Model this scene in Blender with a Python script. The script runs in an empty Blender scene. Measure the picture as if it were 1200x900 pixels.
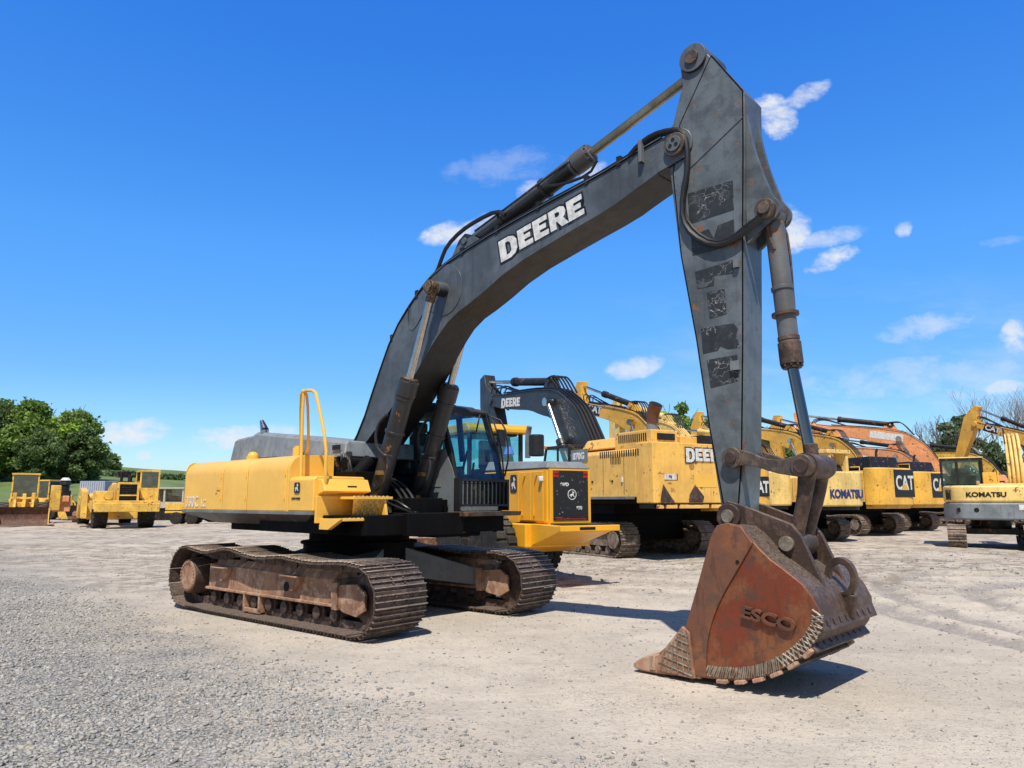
import bpy, bmesh, math, random
import numpy as np
from mathutils import Vector, Matrix
random.seed(7); np.random.seed(7)
S = bpy.context.scene
COL = S.collection
PI = math.pi
R = math.radians

# ------------------------------------------------------------------ nodes / materials
class NT:
    def __init__(s, tree):
        s.t = tree; s.n = tree.nodes; s.l = tree.links
    def new(s, typ, **kw):
        n = s.n.new(typ)
        for k, v in kw.items():
            if k == 'ins':
                for a, b in v.items():
                    if hasattr(b, 'is_linked') or hasattr(b, 'links'): s.l.new(b, n.inputs[a])
                    else: n.inputs[a].default_value = b
            else: setattr(n, k, v)
        return n
    def math(s, op, a, b=0.0, clamp=False, c=0.0):
        n = s.n.new('ShaderNodeMath'); n.operation = op; n.use_clamp = clamp
        for i, x in enumerate((a, b, c)):
            if hasattr(x, 'links'): s.l.new(x, n.inputs[i])
            else: n.inputs[i].default_value = x
        return n.outputs[0]
    def mix(s, fac, a, b, mode='MIX'):
        n = s.n.new('ShaderNodeMix'); n.data_type = 'RGBA'; n.blend_type = mode; n.clamp_factor = True
        for i, x in ((0, fac), (6, a), (7, b)):
            if hasattr(x, 'links'): s.l.new(x, n.inputs[i])
            else: n.inputs[i].default_value = x if i == 0 else (tuple(x) + (1,) if len(x) == 3 else x)
        return n.outputs[2]
    def noise(s, vec, scale, detail=4, rough=.55, k=1.75):
        n = s.n.new('ShaderNodeTexNoise'); n.inputs['Scale'].default_value = scale
        n.inputs['Detail'].default_value = detail; n.inputs['Roughness'].default_value = rough
        s.l.new(vec, n.inputs['Vector'])
        return n.outputs[0] if k == 1 else s.math('ADD', s.math('MULTIPLY', n.outputs[0], k), .5 - .5 * k, True)
    def ramp(s, fac, a, b, clamp=True):
        n = s.n.new('ShaderNodeMapRange'); n.clamp = True
        n.interpolation_type = 'SMOOTHSTEP'
        s.l.new(fac, n.inputs[0]); n.inputs[1].default_value = a; n.inputs[2].default_value = b
        return n.outputs[0]
    def mapping(s, vec, scale=(1, 1, 1), loc=(0, 0, 0), rot=(0, 0, 0)):
        n = s.n.new('ShaderNodeMapping'); s.l.new(vec, n.inputs[0])
        n.inputs['Scale'].default_value = scale; n.inputs['Location'].default_value = loc
        n.inputs['Rotation'].default_value = rot; return n.outputs[0]

def newmat(name):
    m = bpy.data.materials.new(name); m.use_nodes = True
    t = NT(m.node_tree); b = t.n['Principled BSDF']
    return m, t, b

def paint(name, col, rough=.45, dirt=.35, dirtcol=(.20, .16, .12), rust=.0, dust=.35, metal=0, bump=.15, fade=.25, spec=.5, streak=.3, under=0):
    """painted or bare steel with uneven fading, grime, streaks, dust on what faces up, rust where chipped"""
    m, t, b = newmat(name)
    tc = t.new('ShaderNodeTexCoord').outputs['Object']
    big = t.noise(tc, 1.3, 5, .6); mid = t.noise(tc, 6, 6, .65); fine = t.noise(tc, 40, 4, .6)
    c = t.mix(t.ramp(big, .3, .7), tuple(x * (1 - fade) for x in col), tuple(min(1, x * (1 + fade * .5)) for x in col))
    st = t.noise(t.mapping(tc, (9, 9, .8)), 1.5, 5, .65)
    c = t.mix(t.math('MULTIPLY', t.ramp(st, .52, .75), streak), c, dirtcol)
    c = t.mix(t.math('MULTIPLY', t.ramp(mid, .48, .72), dirt), c, dirtcol)
    g = t.new('ShaderNodeNewGeometry')
    sep = t.new('ShaderNodeSeparateXYZ', ins={0: g.outputs['Normal']})
    up = t.ramp(sep.outputs[2], .3, .95)
    c = t.mix(t.math('MULTIPLY', t.math('MULTIPLY', up, t.ramp(fine, .25, .7)), dust), c, (.38, .33, .27))
    if under: c = t.mix(t.math('MULTIPLY', t.ramp(sep.outputs[2], -.25, -.6), under), c, (.012, .0105, .010))  # underside shade painted into the colour of down-facing faces
    if rust > 0:
        rn = t.noise(tc, 4.5, 8, .72)
        rm = t.ramp(rn, .68 - rust * .3, .72 - rust * .3)
        c = t.mix(rm, c, t.mix(fine, (.16, .06, .03), (.30, .13, .06)))
        rr = t.math('MULTIPLY', rm, .4)
        ro = t.math('ADD', rough, rr)
        t.l.new(ro, b.inputs['Roughness'])
    else:
        t.l.new(t.math('ADD', t.math('MULTIPLY', mid, .25), rough - .1), b.inputs['Roughness'])
    t.l.new(c, b.inputs['Base Color'])
    b.inputs['Metallic'].default_value = metal
    b.inputs['Specular IOR Level'].default_value = spec
    bu = t.new('ShaderNodeBump', ins={'Strength': bump, 'Distance': .02, 'Height': t.math('ADD', t.math('MULTIPLY', mid, 1.0), t.math('MULTIPLY', fine, .4))})
    t.l.new(bu.outputs[0], b.inputs['Normal'])
    return m

def rusty(name, c1, c2, c3, rough=.7, s=1.0, bump=.4, metal=.2, dust=.3):
    m, t, b = newmat(name)
    tc = t.new('ShaderNodeTexCoord').outputs['Object']
    a = t.noise(tc, 1.8 * s, 6, .65); d = t.noise(tc, 7 * s, 7, .7); f = t.noise(tc, 45 * s, 4, .6)
    c = t.mix(t.ramp(a, .35, .62), c1, c2)
    c = t.mix(t.ramp(d, .46, .72), c, c3)
    st = t.noise(t.mapping(tc, (3, 3, .7), rot=(0, .5, 0)), 6, 5, .6)
    c = t.mix(t.math('MULTIPLY', t.ramp(st, .55, .8), .5), c, tuple(x * .45 for x in c2))
    g = t.new('ShaderNodeNewGeometry'); sep = t.new('ShaderNodeSeparateXYZ', ins={0: g.outputs['Normal']})
    c = t.mix(t.math('MULTIPLY', t.math('MULTIPLY', t.ramp(sep.outputs[2], .2, .9), t.ramp(f, .3, .65)), dust), c, (.40, .34, .28))
    t.l.new(c, b.inputs['Base Color']); b.inputs['Roughness'].default_value = rough
    b.inputs['Metallic'].default_value = metal
    bu = t.new('ShaderNodeBump', ins={'Strength': bump, 'Distance': .015, 'Height': t.math('ADD', d, t.math('MULTIPLY', f, .5))})
    t.l.new(bu.outputs[0], b.inputs['Normal'])
    return m

def plain(name, col, rough=.5, metal=0, spec=.5):
    m, t, b = newmat(name)
    tc = t.new('ShaderNodeTexCoord').outputs['Object']
    n = t.noise(tc, 14, 5, .65)
    t.l.new(t.mix(t.ramp(n, .3, .75), col, tuple(x * .68 for x in col)), b.inputs['Base Color'])
    b.inputs['Roughness'].default_value = rough; b.inputs['Metallic'].default_value = metal
    b.inputs['Specular IOR Level'].default_value = spec
    return m

def glass(name, col=(.55, .75, .78), clear=.6, dirt=.12):
    m = bpy.data.materials.new(name); m.use_nodes = True
    t = NT(m.node_tree); t.n.clear()
    out = t.new('ShaderNodeOutputMaterial')
    tr = t.new('ShaderNodeBsdfTransparent', ins={'Color': col + (1,)})
    gl = t.new('ShaderNodeBsdfGlossy', ins={'Color': (.85, .92, 1, 1), 'Roughness': .03})
    df = t.new('ShaderNodeBsdfDiffuse', ins={'Color': (.4, .42, .4, 1)})
    lw = t.new('ShaderNodeLayerWeight', ins={'Blend': .5}); fr = t.math('ADD', .05, t.math('MULTIPLY', t.math('POWER', lw.outputs['Facing'], 4.0), .8))
    tc = t.new('ShaderNodeTexCoord').outputs['Object']
    m1 = t.new('ShaderNodeMixShader', ins={0: t.math('ADD', fr, 1 - clear - .3, True)})
    t.l.new(tr.outputs[0], m1.inputs[1]); t.l.new(gl.outputs[0], m1.inputs[2])
    m2 = t.new('ShaderNodeMixShader', ins={0: t.math('MULTIPLY', t.ramp(t.noise(tc, 3, 5), .3, .8), dirt)})
    t.l.new(m1.outputs[0], m2.inputs[1]); t.l.new(df.outputs[0], m2.inputs[2]); t.l.new(m2.outputs[0], out.inputs[0])
    return m

# ------------------------------------------------------------------ mesh builder
SPLIT = {'grille_slot', 'hose', 'vent_slot', 'step_grip', 'latch', 'panel_latch', 'heel_block', 'frame_bracket', 'window', 'track_guide', 'port_line', 'feed_pipe', 'pipe_clamp', 'line_clamp', 'control_lever', 'strip_bolt', 'pin_hole', 'hydraulic_line', 'handrail', 'tail_recess', 'reflector_strip', 'amber_lamp', 'door_seam', 'cutting_lip', 'tail_plate', 'pin', 'hinge_pin', 'boom_bracket', 'cylinder_bracket', 'cylinder_lug', 'boom_flange', 'hose_fitting', 'deck_box', 'ribs'}
class MB:
    def __init__(s, M=None): s.v = []; s.f = []; s.M = M or Matrix()
    def add(s, vs, fs):
        o = len(s.v); s.v += [tuple(s.M @ Vector(p)) for p in vs]; s.f += [tuple(o + i for i in f) for f in fs]; return s
    def box(s, x0, x1, y0, y1, z0, z1):
        return s.add([(x0, y0, z0), (x1, y0, z0), (x1, y1, z0), (x0, y1, z0), (x0, y0, z1), (x1, y0, z1), (x1, y1, z1), (x0, y1, z1)],
                     [(0, 3, 2, 1), (4, 5, 6, 7), (0, 1, 5, 4), (1, 2, 6, 5), (2, 3, 7, 6), (3, 0, 4, 7)])
    def extr(s, pts, axis, a, b):
        n = len(pts)
        def mk(p, w):
            return (p[0], w, p[1]) if axis == 'y' else ((w, p[0], p[1]) if axis == 'x' else (p[0], p[1], w))
        vs = [mk(p, a) for p in pts] + [mk(p, b) for p in pts]
        area = sum(pts[i][0] * pts[(i + 1) % n][1] - pts[(i + 1) % n][0] * pts[i][1] for i in range(n))
        flip = (area > 0) ^ (axis == 'y') ^ (b < a)
        A = tuple(range(n)); B = tuple(range(n, 2 * n))
        fs = [A[::-1] if flip else A, B if flip else B[::-1]]
        for i in range(n):
            j = (i + 1) % n
            q = (i, j, n + j, n + i)
            fs.append(q if flip else q[::-1])
        return s.add(vs, fs)
    def xz(s, pts, y0, y1): return s.extr(pts, 'y', y0, y1)
    def yz(s, pts, x0, x1): return s.extr(pts, 'x', x0, x1)
    def xy(s, pts, z0, z1): return s.extr(pts, 'z', z0, z1)
    def cyl(s, p0, p1, r0, r1=None, n=24, caps=True):
        r1 = r0 if r1 is None else r1
        p0 = Vector(p0); p1 = Vector(p1); d = (p1 - p0).normalized()
        a = d.orthogonal().normalized(); b = d.cross(a)
        vs = []
        for p, r in ((p0, r0), (p1, r1)):
            for i in range(n):
                t = 2 * PI * i / n; vs.append(tuple(p + a * math.cos(t) * r + b * math.sin(t) * r))
        fs = [(i, (i + 1) % n, n + (i + 1) % n, n + i) for i in range(n)]
        if caps: fs += [tuple(range(n))[::-1], tuple(range(n, 2 * n))]
        return s.add(vs, fs)
    def ring(s, p0, p1, ro, ri, n=28):
        p0 = Vector(p0); p1 = Vector(p1); d = (p1 - p0).normalized()
        a = d.orthogonal().normalized(); b = d.cross(a); vs = []
        for p, r in ((p0, ro), (p1, ro), (p1, ri), (p0, ri)):
            for i in range(n):
                t = 2 * PI * i / n; vs.append(tuple(p + a * math.cos(t) * r + b * math.sin(t) * r))
        fs = []
        for k in range(4):
            k2 = (k + 1) % 4
            fs += [(k * n + i, k * n + (i + 1) % n, k2 * n + (i + 1) % n, k2 * n + i) for i in range(n)]
        return s.add(vs, fs)
    def tube(s, path, r, n=8, smooth=0):
        P = [Vector(p) for p in path]
        for _ in range(smooth):
            Q = [P[0]]
            for a, b in zip(P, P[1:]): Q += [a.lerp(b, .25), a.lerp(b, .75)]
            P = Q + [P[-1]]
        vs = []; up = None
        for i, p in enumerate(P):
            d = (P[min(i + 1, len(P) - 1)] - P[max(i - 1, 0)]).normalized()
            if up is None: up = d.orthogonal().normalized()
            up = (up - d * up.dot(d)).normalized(); b = d.cross(up)
            rr = r
            if isinstance(r, (list, tuple)): fi = i / (len(P) - 1) * (len(r) - 1); k0 = min(int(fi), len(r) - 2); rr = r[k0] + (r[k0 + 1] - r[k0]) * (fi - k0)
            for k in range(n):
                t = 2 * PI * k / n; vs.append(tuple(p + up * math.cos(t) * rr + b * math.sin(t) * rr))
        fs = [(i * n + k, i * n + (k + 1) % n, (i + 1) * n + (k + 1) % n, (i + 1) * n + k) for i in range(len(P) - 1) for k in range(n)]
        fs += [tuple(range(n))[::-1], tuple(range((len(P) - 1) * n, len(P) * n))]
        return s.add(vs, fs)
    def sphere(s, c, r, n=16, m=10, sz=1, zmin=-2):
        vs = []; fs = []
        for j in range(m + 1):
            a = PI * j / m
            for i in range(n):
                t = 2 * PI * i / n
                vs.append((c[0] + r * math.sin(a) * math.cos(t), c[1] + r * math.sin(a) * math.sin(t), c[2] + r * sz * math.cos(a)))
        for j in range(m):
            for i in range(n): fs.append((j * n + i, (j + 1) * n + i, (j + 1) * n + (i + 1) % n, j * n + (i + 1) % n))
        return s.add(vs, fs)
    def lathe(s, prof, c, axis='y', n=32):
        """prof: list of (offset along axis, radius)"""
        vs = []
        for o, r in prof:
            for i in range(n):
                t = 2 * PI * i / n; a, b = r * math.cos(t), r * math.sin(t)
                vs.append((c[0] + a, c[1] + o, c[2] + b) if axis == 'y' else ((c[0] + o, c[1] + a, c[2] + b) if axis == 'x' else (c[0] + a, c[1] + b, c[2] + o)))
        k = len(prof)
        fs = [(j * n + i, j * n + (i + 1) % n, (j + 1) * n + (i + 1) % n, (j + 1) * n + i) for j in range(k - 1) for i in range(n)]
        fs += [tuple(range(n)), tuple(range((k - 1) * n, k * n))[::-1]]
        return s.add(vs, fs)
    def split(s):
        par = list(range(len(s.v)))
        def find(a):
            while par[a] != a: par[a] = par[par[a]]; a = par[a]
            return a
        for f in s.f:
            r0 = find(f[0])
            for i in f[1:]: par[find(i)] = r0
        g = {}
        for f in s.f: g.setdefault(find(f[0]), []).append(f)
        out = []
        for fs in g.values():
            ids = sorted({i for f in fs for i in f}); m = {a: b for b, a in enumerate(ids)}; q = MB(); q.v = [s.v[i] for i in ids]; q.f = [tuple(m[i] for i in f) for f in fs]; out.append(q)
        return out
    def build(s, name, mat, parent=None, bevel=0, ang=.6, label=None, seg=2):
        if name in SPLIT:
            o = None
            for q in s.split(): r = q._build(name, mat, parent, bevel, ang, label, seg); o = o or r
            return o
        return s._build(name, mat, parent, bevel, ang, label, seg)
    def _build(s, name, mat, parent=None, bevel=0, ang=.6, label=None, seg=2):
        me = bpy.data.meshes.new(name); me.from_pydata(s.v, [], s.f); me.validate(); me.update()
        bm = bmesh.new(); bm.from_mesh(me); bmesh.ops.recalc_face_normals(bm, faces=bm.faces); bm.to_mesh(me); bm.free()
        me.materials.append(mat)
        me.shade_smooth(); me.set_sharp_from_angle(angle=ang)
        o = bpy.data.objects.new(name, me); COL.objects.link(o); o.parent = parent
        if bevel:
            b = o.modifiers.new('bevel', 'BEVEL'); b.width = bevel; b.segments = seg; b.limit_method = 'ANGLE'; b.angle_limit = .7
            b.harden_normals = True
        if label: o['label'] = label
        return o

def tag(o, label=None, cat=None, group=None, kind=None):
    if label: o['label'] = label
    if cat: o['category'] = cat
    if group: o['group'] = group
    if kind: o['kind'] = kind
    return o
def empty(name, loc, yaw=0, label=None, cat=None, group=None):
    o = bpy.data.objects.new(name, None); COL.objects.link(o); o.location = loc; o.rotation_euler = (0, 0, yaw)
    o.empty_display_size = .3
    return tag(o, label, cat, group)
def raw(name, V, F, mat, parent=None, attr=None, smooth=False):
    """numpy mesh, all faces with the same number of corners"""
    me = bpy.data.meshes.new(name); k = F.shape[1]
    me.vertices.add(len(V)); me.vertices.foreach_set('co', V.astype(np.float32).ravel())
    me.loops.add(F.size); me.loops.foreach_set('vertex_index', F.astype(np.int32).ravel())
    me.polygons.add(len(F)); me.polygons.foreach_set('loop_start', np.arange(0, F.size, k, dtype=np.int32))
    try: me.polygons.foreach_set('loop_total', np.full(len(F), k, dtype=np.int32))
    except Exception: pass
    if attr is not None:
        a = me.attributes.new('rnd', 'FLOAT', 'POINT'); a.data.foreach_set('value', attr.astype(np.float32))
    me.update(calc_edges=True); me.validate()
    if smooth: me.shade_smooth()
    me.materials.append(mat)
    o = bpy.data.objects.new(name, me); COL.objects.link(o); o.parent = parent
    return o

# ---- writing
GLY = {'D': ([[(0, 0), (.5, 0), (.72, .1), (.84, .3), (.84, .7), (.72, .9), (.5, 1), (0, 1)], [(.3, .2), (.3, .8), (.46, .8), (.56, .68), (.56, .32), (.46, .2)]], .9),
       'E': ([[(0, 0), (.72, 0), (.72, .24), (.3, .24), (.3, .39), (.62, .39), (.62, .61), (.3, .61), (.3, .76), (.72, .76), (.72, 1), (0, 1)]], .79),
       'R': ([[(0, 0), (.29, 0), (.29, .34), (.36, .34), (.54, 0), (.88, 0), (.65, .4), (.77, .5), (.81, .68), (.75, .9), (.58, 1), (0, 1)], [(.29, .55), (.29, .8), (.44, .8), (.52, .74), (.52, .61), (.44, .55)]], .87)}
def curve2mesh(cu, name, mat, parent, M):
    o = bpy.data.objects.new('t', cu); COL.objects.link(o)
    dg = bpy.context.evaluated_depsgraph_get(); dg.update()
    me = bpy.data.meshes.new_from_object(o.evaluated_get(dg))
    bpy.data.objects.remove(o)
    me.name = name; me.transform(M); me.materials.clear(); me.materials.append(mat)
    ob = bpy.data.objects.new(name, me); COL.objects.link(ob); ob.parent = parent
    return ob
def frame(o, x, y):
    """matrix whose x and y run along the given vectors"""
    x = Vector(x).normalized(); y = Vector(y); y = (y - x * y.dot(x)).normalized(); z = x.cross(y)
    m = Matrix((x, y, z)).transposed().to_4x4(); m.translation = Vector(o); return m
def glyphs(word, h, M, name, mat, parent, offset=0, wide=1.0, first=1.0, ext=.002):
    cu = bpy.data.curves.new('g', 'CURVE'); cu.dimensions = '2D'; cu.fill_mode = 'BOTH'; cu.offset = offset; cu.extrude = ext
    x = 0
    for i, c in enumerate(word):
        k = first if i == 0 else 1.0
        loops, adv = GLY[c]
        for lp in loops:
            sp = cu.splines.new('POLY'); sp.points.add(len(lp) - 1); sp.use_cyclic_u = True
            for p, q in zip(sp.points, lp): p.co = (x + q[0] * h * k * wide, (q[1] * k - (k - 1)) * h, 0, 1)
        x += (adv + .03) * h * k * wide
    return curve2mesh(cu, name, mat, parent, M)
def text(body, h, M, name, mat, parent, offset=0.0, wide=1.0, ext=.002, shear=0, space=1.0):
    cu = bpy.data.curves.new('g', 'FONT'); cu.body = body; cu.size = h / .7; cu.offset = offset; cu.extrude = ext; cu.shear = shear; cu.space_character = space
    return curve2mesh(cu, name, mat, parent, M @ Matrix.Diagonal((wide, 1, 1, 1)))
DEER = [(.05, .28), (.2, .36), (.3, .30), (.22, .12), (.34, .10), (.45, .32), (.62, .34), (.74, .2), (.92, .1), (.95, .2), (.8, .32), (.76, .5), (.72, .62), (.8, .72), (.92, .74), (.9, .82), (.76, .82), (.7, .98), (.64, .96), (.66, .84), (.56, .95), (.5, .9), (.6, .74), (.56, .6), (.38, .6), (.22, .56), (.12, .44)]
def badge(M, sx, sz, parent, mat_b, mat_w, name='badge'):
    """rounded dark plate with a leaping deer"""
    b = MB(M); pts = []
    for cx, cy, a0 in ((.82, .82, 0), (.18, .82, 90), (.18, .18, 180), (.82, .18, 270)):
        for k in range(5):
            a = R(a0 + k * 22.5); pts.append(((cx + .18 * math.cos(a)) * sx, (cy + .18 * math.sin(a)) * sz))
    b.xy(pts, 0, .006)
    p = b.build(name, mat_b, parent)
    d = MB(M); d.xy([((.14 + .72 * x) * sx, (.1 + .8 * y) * sz) for x, y in DEER], .006, .010)
    d.build('leaping_deer_emblem', mat_w, p)
    return p
# ------------------------------------------------------------------ palette
YEL = paint('body_yellow', (.93, .53, .085), rough=.36, dirt=.12, dirtcol=(.6, .36, .10), rust=.0, dust=.10, fade=.06, streak=.12, bump=.08)
YEL2 = paint('grader_yellow', (.92, .45, .02), rough=.32, dirt=.08, dirtcol=(.35, .22, .09), dust=.1, fade=.06, streak=.08, bump=.03)
CATY = paint('row_yellow', (.85, .47, .065), rough=.45, dirt=.2, dirtcol=(.45, .28, .11), rust=.03, fade=.15, bump=.1)
BIGY = paint('big_excavator_yellow', (.92, .53, .11), rough=.45, dirt=.16, dirtcol=(.50, .32, .13), rust=.03, fade=.12, bump=.1)
PALEY = paint('pale_yellow', (.92, .66, .22), rough=.45, dirt=.2, dirtcol=(.50, .34, .15), rust=.03, fade=.15, bump=.1)
ORNG = paint('faded_orange', (.90, .38, .16), rough=.55, dirt=.3, dirtcol=(.35, .18, .1), rust=.04, fade=.15)
OLDY = paint('old_yellow', (.88, .54, .09), rough=.55, dirt=.25, dirtcol=(.42, .26, .10), rust=.05, fade=.2)
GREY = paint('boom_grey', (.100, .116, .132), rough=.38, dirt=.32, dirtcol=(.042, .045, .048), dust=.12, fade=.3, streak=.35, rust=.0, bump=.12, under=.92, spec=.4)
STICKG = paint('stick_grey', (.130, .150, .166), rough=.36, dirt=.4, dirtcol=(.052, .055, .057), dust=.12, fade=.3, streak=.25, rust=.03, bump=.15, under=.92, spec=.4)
HOODG = paint('hood_grey', (.22, .25, .275), rough=.5, dirt=.25, dirtcol=(.06, .06, .06), dust=.35, fade=.18, bump=.08)
CABG = paint('cab_grey', (.15, .165, .18), rough=.5, dirt=.3, dirtcol=(.07, .07, .07), dust=.3, fade=.15, bump=.05)
DARK = paint('dark_steel', (.014, .014, .016), rough=.5, dirt=.3, dirtcol=(.03, .026, .022), dust=.18, fade=.3, rust=.02, spec=.35)
UNDER = paint('greasy_black', (.004, .004, .0045), rough=.7, dirt=.2, dirtcol=(.009, .008, .007), dust=.03, fade=.3, spec=.12)
CYLG = paint('cylinder_paint', (.028, .031, .036), rough=.36, dirt=.4, dirtcol=(.05, .036, .03), dust=.12, fade=.25, rust=.01)
CYLW = paint('worn_cylinder', (.125, .135, .145), rough=.42, dirt=.35, dirtcol=(.13, .09, .065), dust=.15, fade=.25, rust=.05)
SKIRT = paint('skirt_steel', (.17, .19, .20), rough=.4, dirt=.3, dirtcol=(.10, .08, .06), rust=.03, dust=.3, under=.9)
BLK = plain('black_rubber', (.014, .014, .015), .55)
HOSE = plain('hose_rubber', (.016, .016, .017), .42)
HOLE = plain('dark_opening', (.006, .006, .006), .9)
CHROME = paint('chrome_rod', (.62, .60, .56), rough=.22, dirt=.3, dirtcol=(.25, .2, .15), metal=1, dust=.1, fade=.1, bump=.02)
CHROMEC = paint('clean_chrome', (.24, .25, .26), rough=.16, dirt=.1, metal=1, dust=0, fade=.05, bump=.01)
OLDROD = paint('dulled_rod', (.38, .35, .26), rough=.33, dirt=.5, dirtcol=(.2, .17, .11), metal=.8, dust=.1, fade=.2)
RUSTT = rusty('track_rust', (.125, .082, .062), (.07, .047, .037), (.20, .145, .115), .6, 1.2, .3, .35, .45)
RUSTF = rusty('frame_rust', (.40, .22, .135), (.25, .135, .085), (.48, .32, .22), .8, .8, .3, .1, .3)
RUSTB = rusty('bucket_rust', (.20, .075, .038), (.14, .06, .038), (.10, .05, .038), .55, 1.0, .25, .3, .15)
RUSTB2 = rusty('bucket_side_rust', (.29, .115, .052), (.20, .085, .05), (.15, .08, .056), .5, .9, .2, .3, .15)
RUSTR = rusty('bucket_panel_rust', (.23, .052, .024), (.27, .105, .045), (.13, .065, .045), .42, 1.25, .2, .35, .1)
RUSTD = rusty('bucket_dark_rust', (.095, .056, .042), (.062, .04, .033), (.15, .095, .07), .55, 1.0, .3, .3, .35)
WORN = rusty('worn_bare_steel', (.40, .36, .29), (.27, .24, .19), (.22, .15, .10), .42, 3, .3, .5, .1)
LINKM = rusty('link_steel', (.13, .10, .078), (.085, .07, .06), (.20, .13, .09), .5, 2, .3, .4, .2)
TRK2 = rusty('old_track', (.24, .175, .13), (.13, .095, .07), (.33, .27, .22), .8, 1.2, .3, .1, .5)
WHT = plain('decal_white', (.80, .80, .78), .5)
BLKD = plain('decal_black', (.012, .012, .014), .4)
BLUED = plain('decal_blue', (.03, .05, .25), .5)
RED = plain('lamp_red', (.45, .015, .01), .25)
AMB = plain('lamp_amber', (.85, .35, .03), .35)
GLS = glass('cab_glass', (.72, .90, .90), .70, .06)
EDGE = rusty('worn_grouser_edge', (.46, .36, .29), (.24, .17, .13), (.58, .50, .42), .45, 3, .2, .5, .3)
GLD = glass('dark_glass', (.22, .34, .36), .55)
SEAT = plain('seat_cloth', (.018, .018, .02), .9)
TYRE = paint('tyre_rubber', (.024, .023, .023), rough=.8, dirt=.3, dirtcol=(.10, .085, .07), dust=.3, spec=.3)
SCRATCH = bpy.data.materials.new('scuffed_black'); SCRATCH.use_nodes = True
_t = NT(SCRATCH.node_tree); _b = _t.n['Principled BSDF']
_tc = _t.new('ShaderNodeTexCoord').outputs['Object']
_v = _t.new('ShaderNodeTexVoronoi', feature='DISTANCE_TO_EDGE', ins={'Scale': 7.0})
_w = _t.new('ShaderNodeVectorMath', operation='ADD', ins={0: _tc})
_nz = _t.new('ShaderNodeTexNoise', ins={'Vector': _tc, 'Scale': 3.0, 'Detail': 4.0}); _t.l.new(_nz.outputs[1], _w.inputs[1])
_t.l.new(_w.outputs[0], _v.inputs['Vector'])
_ln = _t.math('MULTIPLY', _t.math('LESS_THAN', _v.outputs[0], .014), _t.ramp(_t.noise(_tc, 3.2, 3), .5, .62))
_fl = _t.ramp(_t.noise(_tc, 5.5, 8, .75), .62, .68)
_t.l.new(_t.mix(_t.math('MULTIPLY', _fl, .5), _t.mix(_ln, _t.mix(_t.noise(_tc, 9, 5), (.014, .015, .017), (.04, .044, .048)), (.33, .33, .32)), (.12, .135, .15)), _b.inputs['Base Color'])
_b.inputs['Roughness'].default_value = .5
BOOMK = paint('black_boom', (.030, .033, .038), rough=.36, dirt=.4, dirtcol=(.02, .02, .022), dust=.12, fade=.25)
BRASS = rusty('brass_brown', (.26, .17, .08), (.10, .07, .05), (.36, .25, .13), .45, 4, .3, .6, .2)
# ------------------------------------------------------------------ the grey and yellow excavator in front
def resample(P, n):
    P = [Vector((p[0], 0, p[1])) for p in P]; Q = P + [P[0]]
    L = [0]
    for a, b in zip(Q, Q[1:]): L.append(L[-1] + (b - a).length)
    T = L[-1]; out = []; j = 0
    for i in range(n):
        s = T * i / n
        while L[j + 1] < s: j += 1
        f = (s - L[j]) / (L[j + 1] - L[j]); p = Q[j].lerp(Q[j + 1], f)
        out.append(p)
    res = []
    for i in range(n):
        t = (out[(i + 1) % n] - out[i - 1]).normalized(); res.append((out[i], t))
    return res, T / n
def arc(cx, cz, r, a0, a1, n=12):
    return [(cx + r * math.cos(R(a0 + (a1 - a0) * i / n)), cz + r * math.sin(R(a0 + (a1 - a0) * i / n))) for i in range(n + 1)]
def smoothpts(P, k=2):
    for _ in range(k):
        Q = [P[0]]
        for a, b in zip(P, P[1:]):
            Q += [(a[0] * .75 + b[0] * .25, a[1] * .75 + b[1] * .25), (a[0] * .25 + b[0] * .75, a[1] * .25 + b[1] * .75)]
        P = Q + [P[-1]]
    return P
def track_outline(c, rf, rr, top, off):
    """closed line the shoe plates follow, seen from the side, front at +x; off = how far inside the outer edge"""
    P = arc(c, rf, rf - off, -90, 90)
    P += smoothpts([(x, z - off) for x, z in top])
    P += arc(-c, rr, rr - off, 90, 262)
    P += [(-c + .35, off + .02), (-c + .7, off)]
    return P

EX = empty('excavator', (-2.295, 11.42, 0), R(-43.1), 'large excavator in front with grey boom, its rusty bucket resting on the ground', 'excavator')
UC = Matrix.Rotation(R(3), 4, 'Z')           # the undercarriage sits three degrees off the slewed house

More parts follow.
